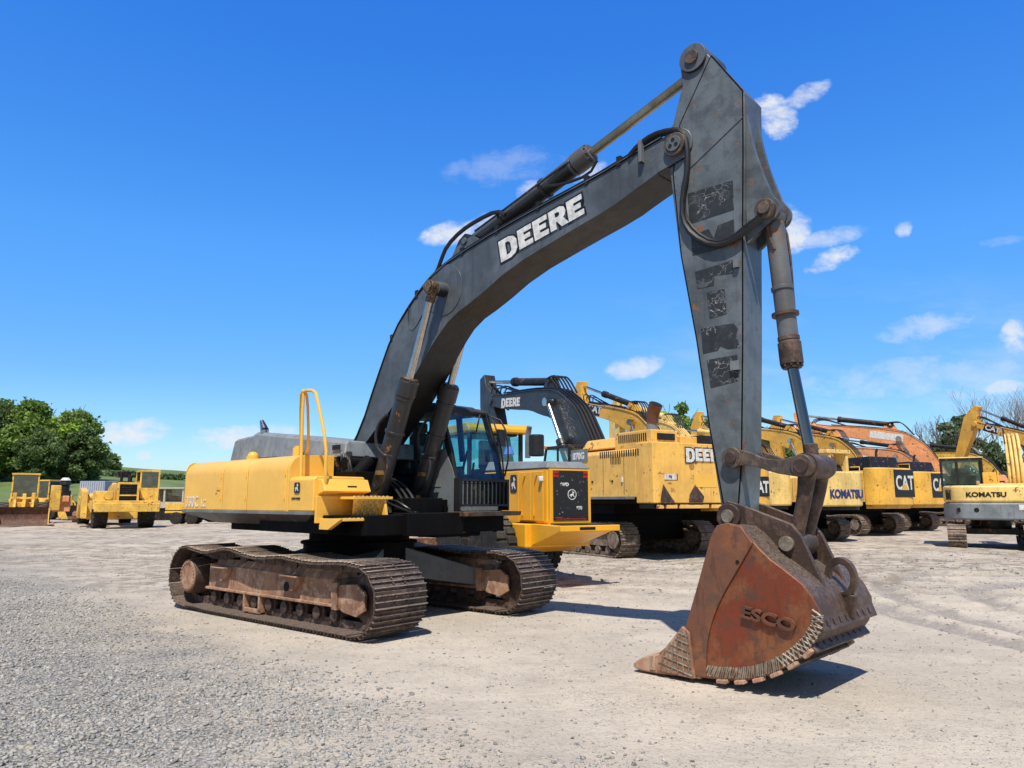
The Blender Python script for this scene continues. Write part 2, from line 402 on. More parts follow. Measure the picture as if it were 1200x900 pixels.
shoe = MB(); shoe.box(-.104, .104, -.4, .4, -.008, .008)
for x, w in ((-.094, .02), (-.02, .018), (.05, .018)):
    shoe.add([(x, -.4, .008), (x + w, -.4, .008), (x + w, .4, .008), (x, .4, .008), (x + .004, -.4, .036), (x + w - .004, -.4, .036), (x + w - .004, .4, .036), (x + .004, .4, .036)],
             [(0, 3, 2, 1), (4, 5, 6, 7), (0, 1, 5, 4), (1, 2, 6, 5), (2, 3, 7, 6), (3, 0, 4, 7)])
for bx in (-.055, .015):
    for by in (-.09, .09): shoe.cyl((bx + .02, by, .008), (bx + .02, by, .028), .013, n=8)
shoe_me = None
TOPL = [(2.02, .87), (1.75, .885), (1.2, .85), (.75, .875), (.45, .90), (.1, .86), (-.3, .86), (-.75, .95), (-1.05, .93), (-1.4, .86), (-1.8, .90), (-2.02, .93)]
for side in (-1, 1):
    y = side * 1.295
    tr = MB(UC)
    path, pitch = resample(track_outline(2.02, .435, .465, TOPL, .044), 50)
    for i, (p, t) in enumerate(path):           # link chain behind the shoes
        up = Vector((t.z, 0, -t.x)); q = p - up * -.0
        for yy in (y - .1, y + .1):
            m = Matrix((t, Vector((0, 1, 0)), -up)).transposed().to_4x4(); m.translation = Vector((p.x, yy, p.z)) 
            old = tr.M; tr.M = old @ m; tr.box(-.115, .115, -.022, .022, .008, .11); tr.M = old
        old = tr.M; m.translation = Vector((p.x, y, p.z)); tr.M = old @ m; tr.cyl((.1, -.13, .06), (.1, .13, .06), .03, n=8); tr.M = old
    T = tr.build('track', RUSTT, EX)
    for i, (p, t) in enumerate(path):
        up = Vector((t.z, 0, -t.x))
        m = Matrix((t, Vector((0, -1, 0)), up)).transposed().to_4x4(); m.translation = Vector((p.x, y, p.z))
        jit = Matrix.Rotation(R(random.uniform(-1.2, 1.2)), 4, 'Y')
        if shoe_me is None:
            o = shoe.build('track_shoe', RUSTT, T, bevel=.003, seg=1); shoe_me = o.data; shoe_me.materials.append(EDGE)
            for pf_ in shoe_me.polygons:
                if pf_.center.z > .034 and pf_.normal.z > .9: pf_.material_index = 1
        else:
            o = bpy.data.objects.new('track_shoe', shoe_me); COL.objects.link(o); o.parent = T
            b = o.modifiers.new('bevel', 'BEVEL'); b.width = .003; b.segments = 1; b.limit_method = 'ANGLE'
        o.matrix_local = UC @ m @ jit
    # frame with rollers
    f = MB(UC); s = side
    yo, yi = y - .19, y + .19
    f.xz([(-1.62, .33), (1.45, .33), (1.45, .62), (-1.62, .66)], yo, yi)
    f.yz([(yo, .62), (yi, .62), (yi - .08, .74), (yo + .08, .74)], -1.5, 1.4)
    f.box(-1.66, 1.5, yo - .035, yi + .035, .30, .335)
    f.xz([(1.38, .60), (1.40, .27), (1.5, .27), (1.5, .60)], yo - .04, yi + .04)
    f.xz([(1.5, .30), (1.5, .57), (1.85, .60), (2.0, .50), (2.0, .30), (1.85, .22), (1.6, .25)], yo - .01, yo + .03)
    f.xz([(1.5, .30), (1.5, .57), (1.85, .60), (2.0, .50), (2.0, .30), (1.85, .22), (1.6, .25)], yi - .03, yi + .01)
    F = f.build('track_frame', RUSTF, EX, bevel=.008)
    g = MB(UC)                                        # torn brackets on the side of the frame
    for bx, bz in ((-1.18, .57), (.58, .56)):
        g.xz([(bx - .16, bz + .05), (bx + .2, bz + .07), (bx + .16, bz - .02), (bx + .06, bz - .10), (bx - .02, bz - .14), (bx - .05, bz - .02)], yo - .06, yo - .005)
        g.box(bx - .17, bx + .2, yo - .14, yo - .005, bz + .055, bz + .07)
    g.build('frame_bracket', RUSTF, F, bevel=.004)
    h = MB(UC); h.cyl((.38, yo - .004, .47), (.38, yo + .002, .47), .062, n=20); h.build('inspection_hole', HOLE, F)
    h = MB(UC); h.box(-.62, -.58, yo - .03, yo + .1, .08, .31); h.box(-.24, -.20, yo - .03, yo + .1, .08, .31); h.box(-.62, -.2, yo - .03, yo - .005, .075, .13)
    h.build('track_guide', RUSTF, F, bevel=.006)
    for i in range(9):
        rx = -1.5 + i * .36
        r_ = MB(UC); r_.lathe([(-.17, .04), (-.17, .075), (-.13, .075), (-.125, .115), (-.09, .115), (-.085, .09), (.085, .09), (.09, .115), (.125, .115), (.13, .075), (.17, .075), (.17, .04)], (rx, y, .195), n=18)
        r_.build('roller', RUSTD, F)
    for rx, rz in ((-.8, .76), (.45, .73)):
        r_ = MB(UC); r_.lathe([(-.14, .05), (-.14, .075), (.14, .075), (.14, .05)], (rx, y, rz), n=16); r_.build('carrier_roller', RUSTD, F)
    i_ = MB(UC); i_.lathe([(-.12, .1), (-.12, .29), (-.07, .34), (-.05, .36), (.05, .36), (.07, .34), (.12, .29), (.12, .1)], (2.0, y, .43), n=36)
    i_.build('idler_wheel', RUSTD, EX)
    sp = MB(UC); pts = []
    for k in range(21):
        for d, rr in ((-.3, .29), (-.12, .36), (.12, .36), (.3, .29)):
            a = 2 * PI * (k + d) / 21; pts.append((-2.02 + rr * math.cos(a), .465 + rr * math.sin(a)))
    sp.xz(pts, y - .04, y + .04)
    sp.lathe([(-.31, .22), (-.31, .245), (-.27, .25), (-.10, .27), (.05, .29), (.3, .29), (.3, .1)] if side < 0 else [(-.3, .1), (-.3, .29), (-.05, .29), (.1, .27), (.27, .25), (.31, .245), (.31, .22)], (-2.02, y, .465), n=40)
    spo = sp.build('final_drive', RUSTD, EX)
    d_ = MB(UC); ys = y + side * .312
    d_.cyl((-2.02, ys - side * .02, .465), (-2.02, ys + side * .012, .465), .225, n=36)
    for k in range(24):
        a = 2 * PI * k / 24; q = (-2.02 + .195 * math.cos(a), .465 + .195 * math.sin(a))
        d_.cyl((q[0], ys + side * .01, q[1]), (q[0], ys + side * .028, q[1]), .014, n=6)
    d_.build('drive_cover', RUSTF, spo, bevel=.003)

# centre frame
cf = MB(UC); cf.cyl((0, 0, .55), (0, 0, .98), .82, n=40); cf.build('turntable_base', UNDER, EX, bevel=.02)
cf = MB(UC)
for sx in (-1, 1):
    for sy in (-1, 1):
        a = [(sx * .25, sy * .35), (sx * .8, sy * .2), (sx * 1.35, sy * 1.12), (sx * .75, sy * 1.12)]
        b = MB(UC); vs = []
        for (x, yy), zt, zb in ((a[0], .92, .5), (a[1], .92, .5), (a[2], .60, .34), (a[3], .60, .34)):
            vs.append((x, yy, zt)); vs.append((x, yy, zb))
        fs = [(0, 2, 4, 6), (1, 7, 5, 3), (0, 1, 3, 2), (2, 3, 5, 4), (4, 5, 7, 6), (6, 7, 1, 0)]
        cf.add(vs, fs)
cf.box(-.7, .7, -1.1, 1.1, .5, .62)
cf.build('centre_frame', CABG, EX, bevel=.02)
sb = MB(); sb.cyl((0, 0, .97), (0, 0, 1.16), .74, n=44); sb.ring((0, 0, .96), (0, 0, 1.0), .86, .7, 44)
SB = sb.build('swing_bearing', UNDER, EX, bevel=.01)

# house floor and skirts
fl = MB()
fl.box(-1.9, 1.65, -1.1, 1.42, 1.14, 1.40)
fl.box(-1.2, 1.75, -.5, .5, 1.12, 1.42)
fl.box(-.5, 1.25, -1.38, -.9, 1.16, 1.40)
fl.box(-1.95, 0, 1.2, 1.48, 1.2, 1.41)
fl.box(.2, 1.3, .45, 1.4, 1.16, 1.36)
FL = fl.build('house_floor', UNDER, EX, bevel=.015)
sk = MB()
sk.yz([(-1.52, 1.40), (-1.52, 1.445), (-.6, 1.445), (-.6, 1.40)], -2.76, 1.07)
sk.yz([(-1.515, 1.40), (-1.05, 1.40), (-1.05, 1.25), (-1.3, 1.25)], -1.95, .55)
sk.add([(-2.76, -1.515, 1.40), (-1.95, -1.515, 1.40), (-1.95, -1.3, 1.25), (-1.95, -.9, 1.25), (-2.76, -.9, 1.40),
        (.55, -1.515, 1.40), (1.07, -1.515, 1.40), (.55, -1.3, 1.25), (.55, -.9, 1.25), (1.07, -.9, 1.40)],
       [(0, 1, 2), (0, 2, 3, 4), (5, 7, 6), (6, 7, 8, 9)])
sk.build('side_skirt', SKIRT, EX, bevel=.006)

# engine covers on the right side: shoulder rounded towards the top
prof = [(-1.5, 1.445), (-1.5, 1.98)] + [(-1.5 + .22 - .22 * math.cos(R(a)), 1.98 + .22 * math.sin(R(a))) for a in (15, 30, 45, 60, 75, 90)] + [(-.25, 2.22), (-.25, 1.445)]
for x0, x1, nm in ((-2.735, -1.438, 'engine_door'), (-1.422, -.678, 'engine_door'), (-.662, .40, 'engine_door')):
    m_ = MB(); m_.yz(prof, x0, x1); D_ = m_.build(nm, YEL, EX, bevel=.01)
    if x0 < -2:
        l = MB(); l.box(-1.62, -1.5, -1.512, -1.499, 1.74, 1.80); l.box(-1.64, -1.6, -1.516, -1.499, 1.70, 1.72); l.build('latch', YEL, D_, bevel=.004)
    for hz_ in (1.60, 1.92):
        q = MB(); q.cyl((x1 - .03, -1.506, hz_), (x1 - .03, -1.506, hz_ + .07), .010, n=10); q.build('hinge', YEL, D_)
sm = MB(); sm.yz([(y_ * .996 + (-.006 if False else 0.004), z_ * .995 + .005) for y_, z_ in prof], -2.745, .41); sm.build('inner_panel', DARK, EX)
fw = MB(); fw.yz([(y_ + .002, z_ - .004) for y_, z_ in prof[:-2]] + [(-.80, 2.21), (-.80, 1.445)], .41, .455); fw.build('front_bulkhead', YEL, EX, bevel=.006)
# left side body
lb = MB(); lb.yz([(.25, 1.42), (.25, 2.22), (1.28, 2.22), (1.42, 2.15), (1.5, 2.0), (1.5, 1.42)], -2.74, -.15)
lb.build('left_body', YEL, EX, bevel=.02)
tp = MB(); tp.box(-.148, -.10, -.24, 1.52, 1.42, 2.235); tp.build('dark_front_plate', UNDER, EX)  # dark plate covering the yellow front end of the left body
tp = MB(); tp.box(-2.7, -.15, -.5, .5, 2.0, 2.215); tp.build('top_deck', YEL, EX)
# counterweight: rounded tail
cw = MB(); rp = []
N = 22
for i in range(N + 1):
    yy = -1.5 + 3.0 * i / N; e = abs(yy) / 1.5
    rp.append((-2.755 - .62 * (1 - e ** 2.6) - .0, yy))
rp2 = [(-2.75, -1.5)] + rp[1:-1] + [(-2.75, 1.5)]
poly = rp2
cw.xy(poly, 1.44, 2.06)
# rolled top edge
inner = [(min(x + .10, -2.75), y * .93) for x, y in rp2]
n_ = len(poly); vs = [(x, y, 2.06) for x, y in poly] + [((x * .7 + u * .3), (y * .7 + w * .3), 2.15) for (x, y), (u, w) in zip(poly, inner)] + [(x, y, 2.2) for x, y in inner]
cw.add(vs, [tuple(range(2 * n_, 3 * n_))] + [(k * n_ + i, k * n_ + (i + 1) % n_, (k + 1) * n_ + (i + 1) % n_, (k + 1) * n_ + i) for k in (0, 1) for i in range(n_)])
CW = cw.build('counterweight', YEL, EX, bevel=.01)
cb = MB(); n_ = len(poly)
vs = [(x, y, 1.44) for x, y in poly] + [(x * .82 - .2, y * .8, 1.24) for x, y in poly]
cb.add([(x - .06 if x < -2.5 else x, y * 1.01, z) for x, y, z in vs[:n_]] + vs[n_:], [tuple(range(n_)), tuple(range(n_, 2 * n_))] + [(i, (i + 1) % n_, n_ + (i + 1) % n_, n_ + i) for i in range(n_)])
cb.build('counterweight_base', SKIRT, CW)

# toolbox at the front right corner with its steps
tb = MB(); tb.yz([(-1.5, 1.445), (-1.5, 1.86), (-1.46, 1.90), (-.72, 1.90), (-.70, 1.86), (-.70, 1.66), (-.74, 1.445)], .46, 1.07)
TB = tb.build('toolbox', YEL, EX, bevel=.02)
l2 = MB(); l2.xz([(1.07, 1.86), (1.16, 1.86), (1.24, 1.70), (1.07, 1.66)], -1.44, -.72)
l2.build('toolbox_lid', YEL, TB, bevel=.015)
l3 = MB(); l3.box(1.2, 1.215, -1.08, -.94, 1.755, 1.775); l3.box(1.075, 1.085, -1.36, -1.30, 1.50, 1.62); l3.box(1.075, 1.085, -1.24, -1.18, 1.50, 1.62); l3.box(1.075, 1.085, -1.12, -1.08, 1.50, 1.62)
l3.build('vent_slot', HOLE, TB)
st = MB()
st.box(1.08, 1.50, -1.18, -.56, 1.60, 1.635); st.box(1.07, 1.62, -1.40, -.82, 1.33, 1.36)
st.box(1.08, 1.12, -1.48, -.62, 1.30, 1.64)
st.xz([(1.1, 1.62), (1.46, 1.62), (1.52, 1.35), (1.1, 1.35)], -.68, -.64); st.xz([(1.1, 1.36), (1.60, 1.36), (1.30, 1.22), (1.1, 1.22)], -1.42, -1.36)
st.add([(1.46, -.66, 1.61), (1.46, -1.16, 1.61), (1.30, -1.06, 1.38), (1.40, -.66, 1.38)], [(0, 1, 2, 3)])
ST = st.build('step', YEL, EX, bevel=.005)
hl = MB()
for r in range(4):
    for c in range(5 - (r == 3)):
        yy = -.72 - c * .085 - (r % 2) * .04; zz = 1.565 - r * .05; xx = 1.475 - .04 * r * .9 - .0
        f_ = min(1, max(0, (-.66 - yy) / .5)); xs = 1.46 - (.06 + f_ * .10) * ((1.61 - zz) / .23) + .004
        hl.cyl((xs, yy, zz), (xs + .012, yy, zz), .016, n=8)
for c in range(9):
    hl.cyl((1.60, -1.36 + c * .062, 1.362), (1.60, -1.36 + c * .062, 1.372), .018, n=6); hl.cyl((1.47, -1.15 + c * .065, 1.637), (1.47, -1.15 + c * .065, 1.646), .016, n=6)
hl.build('step_grip', plain('worn_grip', (.62, .50, .30), .5), ST)
# handrail
hr = MB()
hr.tube([(.62, -1.42, 1.89), (.58, -1.42, 3.02), (.64, -1.42, 3.06), (.88, -1.42, 3.03), (.95, -1.42, 2.9), (1.20, -1.42, 2.30), (1.20, -1.42, 1.95), (1.19, -1.40, 1.80), (1.10, -1.36, 1.68)], .022, 10, 1)
hr.tube([(.08, -1.12, 2.22), (.20, -1.18, 2.35), (.50, -1.40, 3.0), (.60, -1.42, 3.06)], .026, 10, 1)
hr.tube([(.12, -1.05, 2.22), (.26, -1.1, 2.35), (.60, -1.36, 3.0), (.60, -1.42, 3.06)], .02, 8, 1)
hr.build('handrail', YEL, EX)

# grey hood, exhaust, filler caps
hd = MB()
def wedge(mb, x0, x1, y0, y1, za0, za1, zb, ch=.05):
    vs = [(x0 - .06, y0 - .05, zb), (x1 + .03, y0 - .05, zb), (x1 + .03, y1 + .05, zb), (x0 - .06, y1 + .05, zb),
          (x0, y0, za0 - ch), (x1, y0, za1 - ch), (x1, y1, za1 - ch), (x0, y1, za0 - ch),
          (x0 + ch, y0 + ch, za0), (x1 - ch * .3, y0 + ch, za1), (x1 - ch * .3, y1 - ch, za1), (x0 + ch, y1 - ch, za0)]
    mb.add(vs, [(0, 3, 2, 1), (8, 9, 10, 11)] + [(a + i, a + (i + 1) % 4, a + 4 + (i + 1) % 4, a + 4 + i) for a in (0, 4) for i in range(4)])
wedge(hd, -3.05, -2.1, -.55, .85, 2.66, 2.71, 2.2); wedge(hd, -2.12, .56, -.68, .85, 2.72, 2.43, 2.2)
HD = hd.build('engine_hood', HOODG, EX, bevel=.02)
hv = MB(); hv.box(.30, .50, -.742, -.735, 2.30, 2.37); hv.build('hood_vent', HOLE, HD)
ep = MB(); ep.cyl((-1.90, -.60, 2.5), (-1.92, -.60, 2.74), .065, .07, 20); ep.cyl((-1.92, -.60, 2.742), (-2.03, -.60, 2.90), .07, .035, 20); ep.build('exhaust_pipe', CHROME, EX)
cp = MB(); cp.cyl((-1.5, -1.0, 2.22), (-1.5, -1.0, 2.27), .10, n=20); cp.sphere((-1.5, -1.0, 2.27), .085, n=16, m=8, sz=.9); cp.build('filler_cap', YEL, EX)
cp = MB(); cp.cyl((-.52, -.8, 2.21), (-.52, -.8, 2.37), .075, n=20); cp.cyl((-.52, -.8, 2.372), (-.52, -.8, 2.395), .05, n=16); cp.build('filler_cap', YEL, EX, bevel=.006)
cp = MB(); cp.box(-1.5, -.95, -.95, -.80, 2.222, 2.25); cp.build('walkway_grip', DARK, EX)
# machinery between boom foot and cab
mc = MB()
mc.box(.45, .95, -.78, -.30, 1.42, 1.98); mc.cyl((.75, -.66, 1.9), (.75, -.40, 2.15), .10); mc.cyl((.62, -.75, 2.1), (.62, -.3, 2.1), .09)
mc.box(.9, 1.55, -.28, .28, 1.38, 1.62)
mc.box(1.05, 1.5, .22, .42, 1.4, 1.6)
MC = mc.build('valve_block', UNDER, EX, bevel=.01)
hs = MB()
for k in range(3):
    yy = -.26 + k * .085
    hs.tube([(1.45, yy, 1.45), (1.25 + .03 * (k % 3), yy, 1.68), (.95, yy * .8, 1.85 + .02 * k), (.55, yy * .7, 1.9)], .022, 6, 2)
for k in range(5):
    hs.tube([(.55 + .06 * k, -.72, 1.95), (.52 + .05 * k, -.74, 2.3 - .03 * k), (.45, -.5, 2.32), (.3, -.35, 2.1)], .02, 6, 2)
for k in range(6):
    hs.tube([(1.0 + .1 * random.random(), -.5 + .15 * k, 1.44), (1.1 + .3 * random.random(), -.55 + .15 * k + .1 * random.random(), 1.55 + .12 * random.random()), (1.4 + .1 * random.random(), -.45 + .12 * k, 1.5), (1.55, -.3 + .12 * random.random(), 1.42)], .016, 6, 2)
hs.build('hose', HOSE, MC)
# boom foot bracket
bf = MB()
for yy in (-.33, .27):
    bf.xz([(-.45, 1.40), (.95, 1.40), (.75, 1.62), (.2, 2.02), (-.1, 2.08), (-.3, 1.95)], yy, yy + .06)
for yy in (-.52, .34):
    bf.xz([(.65, 1.36), (1.25, 1.36), (1.1, 1.62), (.92, 1.68), (.78, 1.6)], yy, yy + .05); bf.xz([(.65, 1.36), (1.25, 1.36), (1.1, 1.62), (.92, 1.68), (.78, 1.6)], yy + .13, yy + .18)
bf.build('boom_bracket', DARK, EX, bevel=.01)

# cab
def pillar(mb, a, b, w=.045, d=.045):
    mb.tube([a, b], (w + d) / 2, 8)
cb_ = MB()
A = dict(rb=(.05, .5, 1.42), rf=(1.72, .5, 1.42), lb=(.05, 1.5, 1.42), lf=(1.72, 1.5, 1.42))
cb_.xz([(.0, 3.0), (1.28, 3.0), (1.36, 2.94), (1.34, 2.90), (.0, 2.90)], .5, 1.5)                      # roof
cb_.xz([(.05, 3.0), (1.2, 3.0), (1.1, 3.05), (.15, 3.05)], .58, 1.42)
for y0, y1 in ((.5, .56), (1.44, 1.5)):
    cb_.xz([(0, 1.42), (0, 2.92), (.12, 2.92), (.12, 1.42)], y0, y1)                                    # rear post
    cb_.xz([(1.24, 2.93), (1.36, 2.93), (1.60, 2.3), (1.72, 1.85), (1.62, 1.85), (1.50, 2.28)], y0, y1)   # front post
    cb_.xz([(.66, 2.92), (.76, 2.92), (.86, 2.2), (.76, 2.2)], y0, y1)
cb_.box(0, .06, .5, 1.5, 1.42, 1.95)
cb_.add([(1.36, .56, 2.93), (1.36, 1.44, 2.93), (1.33, 1.44, 2.86), (1.33, .56, 2.86), (1.32, .56, 2.95), (1.32, 1.44, 2.95), (1.29, 1.44, 2.86), (1.29, .56, 2.86)], [(0, 1, 2, 3), (4, 5, 6, 7), (0, 1, 5, 4), (2, 3, 7, 6)])
cb_.add([(1.70, .5, 1.90), (1.70, 1.5, 1.90), (1.72, 1.5, 1.82), (1.72, .5, 1.82), (1.66, .5, 1.90), (1.66, 1.5, 1.90), (1.66, 1.5, 1.82), (1.66, .5, 1.82)], [(0, 1, 2, 3), (4, 7, 6, 5), (0, 4, 5, 1), (3, 2, 6, 7)])
CB = cb_.build('cab', DARK, EX, bevel=.012); CB.location = (-.1, -.03, 0)
for y0, y1 in ((.493, .54), (1.46, 1.507)):
    q = MB(); q.xz([(.88, 1.42), (1.66, 1.42), (1.72, 1.84), (1.64, 2.05), (1.48, 2.32), (1.28, 2.34), (1.12, 2.1), (.88, 2.0)] if y0 < 1 else [(.0, 1.42), (1.66, 1.42), (1.72, 1.84), (1.64, 2.0), (0, 2.0)], y0, y1)
    Q = q.build('cab_side_panel', CABG, CB, bevel=.02)
    if y0 < 1:
        q = MB(); q.xz([(1.2, 1.78), (1.4, 1.78), (1.4, 1.90), (1.24, 1.90)], y0 - .01, y0); q.xz([(1.02, 1.52), (1.6, 1.52), (1.6, 1.526), (1.02, 1.526)], y0 - .003, y0); q.box(1.34, 1.44, y0 - .01, y0, 1.47, 1.49)
        q.build('panel_latch', SKIRT, CB, bevel=.004)
for y_ in (.53, 1.47):
    w = MB(); w.xz([(.12, 2.0), (.12, 2.9), (.67, 2.9), (.76, 2.2), (.88, 2.0)], y_, y_ + .006); w.xz([(.77, 2.9), (1.26, 2.9), (1.5, 2.3), (.87, 2.2)], y_ + .001, y_ + .007)
    w.build('window', GLS, CB)
w = MB(); w.add([(1.335, .56, 2.88), (1.335, 1.44, 2.88), (1.60, 1.44, 2.28), (1.60, .56, 2.28), (1.70, .56, 1.88), (1.70, 1.44, 1.88)], [(0, 1, 2, 3), (3, 2, 5, 4)]); w.build('windshield', GLS, CB)
w = MB(); w.box(.02, .026, .6, 1.4, 2.1, 2.86); w.build('rear_window', GLS, CB)
se = MB(); se.box(.35, .85, .78, 1.26, 1.75, 1.92); se.xz([(.30, 1.9), (.45, 1.9), (.36, 2.66), (.24, 2.66)], .80, 1.24); se.box(.22, .34, .90, 1.14, 2.66, 2.84); se.box(.5, .95, .62, .72, 1.7, 2.12); se.box(.5, .95, 1.3, 1.4, 1.7, 2.12)
se.box(.3, 1.5, .58, 1.42, 1.5, 1.7)
se.build('operator_seat', SEAT, CB, bevel=.04)
lv = MB(); lv.cyl((.95, .67, 2.1), (1.05, .67, 2.36), .02); lv.cyl((.95, 1.35, 2.1), (1.05, 1.35, 2.36), .02); lv.cyl((1.35, .9, 1.5), (1.45, .9, 2.15), .018); lv.cyl((1.35, 1.1, 1.5), (1.45, 1.1, 2.15), .018); lv.build('control_lever', BLK, CB)
gr = MB()                                                                                        # lower front guard
for z in (1.50, 1.86): gr.box(1.80, 1.83, .5, 1.46, z, z + .035)
for k in range(12): gr.box(1.802, 1.828, .5 + k * .0855, .52 + k * .0855, 1.5, 1.88)
gr.box(1.70, 1.82, .47, .50, 1.44, 1.90); gr.box(1.70, 1.82, 1.46, 1.49, 1.44, 1.90)
gr.build('front_guard', DARK, CB)
gk = MB(); gk.box(1.70, 1.715, .5, 1.46, 1.44, 1.86); gk.build('lower_windshield', GLD, CB)
pf = MB(); pf.xz([(1.0, 1.33), (1.9, 1.37), (1.92, 1.43), (1.0, 1.43)], .42, 1.52); pf.build('cab_platform', paint('brown_plate', (.06, .045, .038), dirt=.5, rust=.15), EX, bevel=.008)
lx = MB(); lx.box(.85, 1.6, .1, .98, 1.08, 1.34); lx.build('lower_tank', UNDER, EX, bevel=.02)
lx = MB(); lx.ring((1.60, .62, 1.22), (1.63, .62, 1.22), .085, .05, 20); lx.build('tie_down_ring', YEL, EX, bevel=.005)
lx = MB(); lx.box(1.60, 1.62, .28, .33, 1.13, 1.30); lx.box(1.60, 1.62, .37, .40, 1.15, 1.30); lx.box(1.60, 1.62, .28, .40, 1.285, 1.30); lx.build('yellow_bracket', YEL, EX)
mr = MB(); mr.tube([(1.38, 1.5, 2.9), (1.62, 1.58, 2.8), (1.72, 1.6, 2.3), (1.66, 1.56, 1.95)], .014, 6, 1); mr.box(1.52, 1.56, 1.52, 1.68, 2.42, 2.68); mr.tube([(1.36, 1.46, 2.92), (1.55, 1.40, 2.85), (1.76, 1.38, 2.4), (1.80, 1.40, 1.88)], .012, 6, 2)
mr.build('mirror', BLK, CB)
wp = MB(); wp.tube([(1.37, 1.3, 2.9), (1.50, 1.1, 2.62)], .012, 6); wp.box(1.36, 1.44, .6, .72, 2.93, 3.0); wp.build('wiper', BLK, CB)

# boom
top = [(0.04, 2.17)] + [(0.4, 2.66)] + [(0.66, 3.28)] + [(1, 4)] + [(1.45, 4.42), (1.92, 4.73), (2.75, 4.94), (3.66, 5.1), (4.71, 5.25), (5.18, 5.35), (5.56, 5.42)]
bot = [(0.06, 1.97), (0.21, 2.13)] + [(0.67, 2.53)] + [(1.15, 2.92)] + [(1.57, 3.3)] + [(1.93, 3.73), (2.27, 4.03), (2.76, 4.2), (3.37, 4.48), (4.2, 4.68), (4.93, 4.84), (5.16, 4.93), (5.49, 5.04)]
tip = arc(5.73, 5.28, .19, 95, -60, 8)
outline = [(-.28, 1.78), (-.24, 1.98)] + smoothpts(top, 1) + tip + smoothpts(bot, 1)[::-1] + [(.2, 1.62), (-.05, 1.55)]
HB = .235
b = MB(); b.xz(outline, -HB, HB)
flare = lambda mb: setattr(mb, 'v', [(x, y * (1 + .5 * min(1, max(0, (4.0 - z) / 2.2))) if x < 3 else y, z) for x, y, z in mb.v])
flare(b)
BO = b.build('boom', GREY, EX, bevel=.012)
fl_ = MB()                                                      # weld flanges along the edges
for seq, dz in ((smoothpts(top, 1), .012), (smoothpts(bot, 1), -.012)):
    ring = [(x, z) for x, z in seq]; ring2 = [(x, z + dz) for x, z in ring]
    fl_.xz(ring + ring2[::-1], -HB - .02, HB + .02)
flare(fl_); fl_.build('boom_flange', GREY, BO)
bs = MB()
bs.lathe([(-.30, .06), (-.30, .13), (-.27, .145), (.27, .145), (.30, .13), (.30, .06)], (5.73, 5.28, ) [:1] + (0, 5.28), n=28) if False else None
bs.cyl((5.73, -.285, 5.28), (5.73, .285, 5.28), .125, n=28); BSO = bs.build('pin_boss', LINKM, BO, bevel=.008)
bb = MB(); bb.cyl((5.73, -.30, 5.28), (5.73, -.285, 5.28), .085, n=24); bb.build('pin', GREY, BSO, bevel=.004)
bh = MB()
for a in (90, 210, 330): bh.cyl((5.73 + .04 * math.cos(R(a)), -.304, 5.28 + .04 * math.sin(R(a))), (5.73 + .04 * math.cos(R(a)), -.301, 5.28 + .04 * math.sin(R(a))), .022, n=12)
bh.build('pin_hole', HOLE, BSO)
rb = MB(); rb.cyl((2.1, -.243, 4.42), (2.1, -HB, 4.42), .36, n=40); rb.cyl((2.1, -.40, 4.42), (2.1, .40, 4.42), .10, n=24)
rb.build('cylinder_boss', GREY, BO, bevel=.01)
# steel lines and clamps along the top
pl = MB()
tt = smoothpts(top, 2)
for k, (yy, dz) in enumerate(((-.20, .05), (-.15, .06), (-.10, .05))):
    pl.tube([(x - .02, yy, z + dz) for x, z in tt[6:-4]], .016, 6)
pl.build('hydraulic_line', HOSE, BO)
cl = MB()
for x_ in (1.0, 1.5, 2.35, 3.05, 3.75, 4.45, 5.0):
    i = min(range(len(tt)), key=lambda k: abs(tt[k][0] - x_)); cl.box(tt[i][0] - .03, tt[i][0] + .03, -.25, -.05, tt[i][1] - .03, tt[i][1] + .085)
cl.build('line_clamp', DARK, BO, bevel=.004)
ch = MB()
ch.tube([(1.8, -0.21, 4.63), (1.93, -0.21, 4.76), (1.99, -0.21, 4.88), (2.11, -0.21, 5.06), (2.39, -0.21, 5.2), (2.72, -0.21, 5.27), (3.07, -0.21, 5.3), (3.22, -0.21, 5.2)], .028, 8, 1)
ch.tube([(5.16, -0.25, 5.35), (5.27, -0.25, 5.43), (5.46, -0.25, 5.49), (5.67, -0.25, 5.47), (5.82, -0.25, 5.41), (5.87, -0.25, 5.23), (5.86, -0.25, 4.95), (5.79, -0.25, 4.69), (5.78, -0.25, 4.43), (5.89, -0.25, 4.24), (6.1, -0.25, 4.08), (6.31, -0.25, 4.07), (6.49, -0.25, 4.16), (6.62, -0.25, 4.22)], .03, 8, 1)
ch.tube([(5.15, -0.2, 5.33), (5.26, -0.2, 5.43), (5.44, -0.2, 5.48), (5.64, -0.2, 5.47), (5.82, -0.2, 5.38), (5.87, -0.2, 5.19), (5.85, -0.2, 4.92), (5.79, -0.2, 4.69), (5.79, -0.2, 4.48), (5.9, -0.2, 4.29), (6.09, -0.2, 4.13), (6.28, -0.2, 4.12), (6.45, -0.2, 4.22), (6.6, -0.2, 4.28)], .022, 8, 1)
ch.tube([(3.9, -0.2, 5.39), (4.17, -0.2, 5.33), (4.56, -0.2, 5.33), (4.68, -0.2, 5.47)], .018, 6, 1)
ch.tube([(1.08, -0.16, 3.87), (1.28, -0.16, 3.84), (1.27, -0.16, 4.09), (1.38, -0.16, 4.46)], .008, 6, 1)
ch.build('hose', HOSE, BO)
lp = MB(); lp.tube([(1.35, -0.245, 4.35), (1.34, -0.245, 4.09), (1.42, -0.245, 3.94), (1.53, -0.245, 4), (1.66, -0.245, 4.16)], .007, 6, 1); lp.build('wire', BLK, BO)
ck = MB()
_c = [(5.32, 5.4), (5.35, 5.21)]
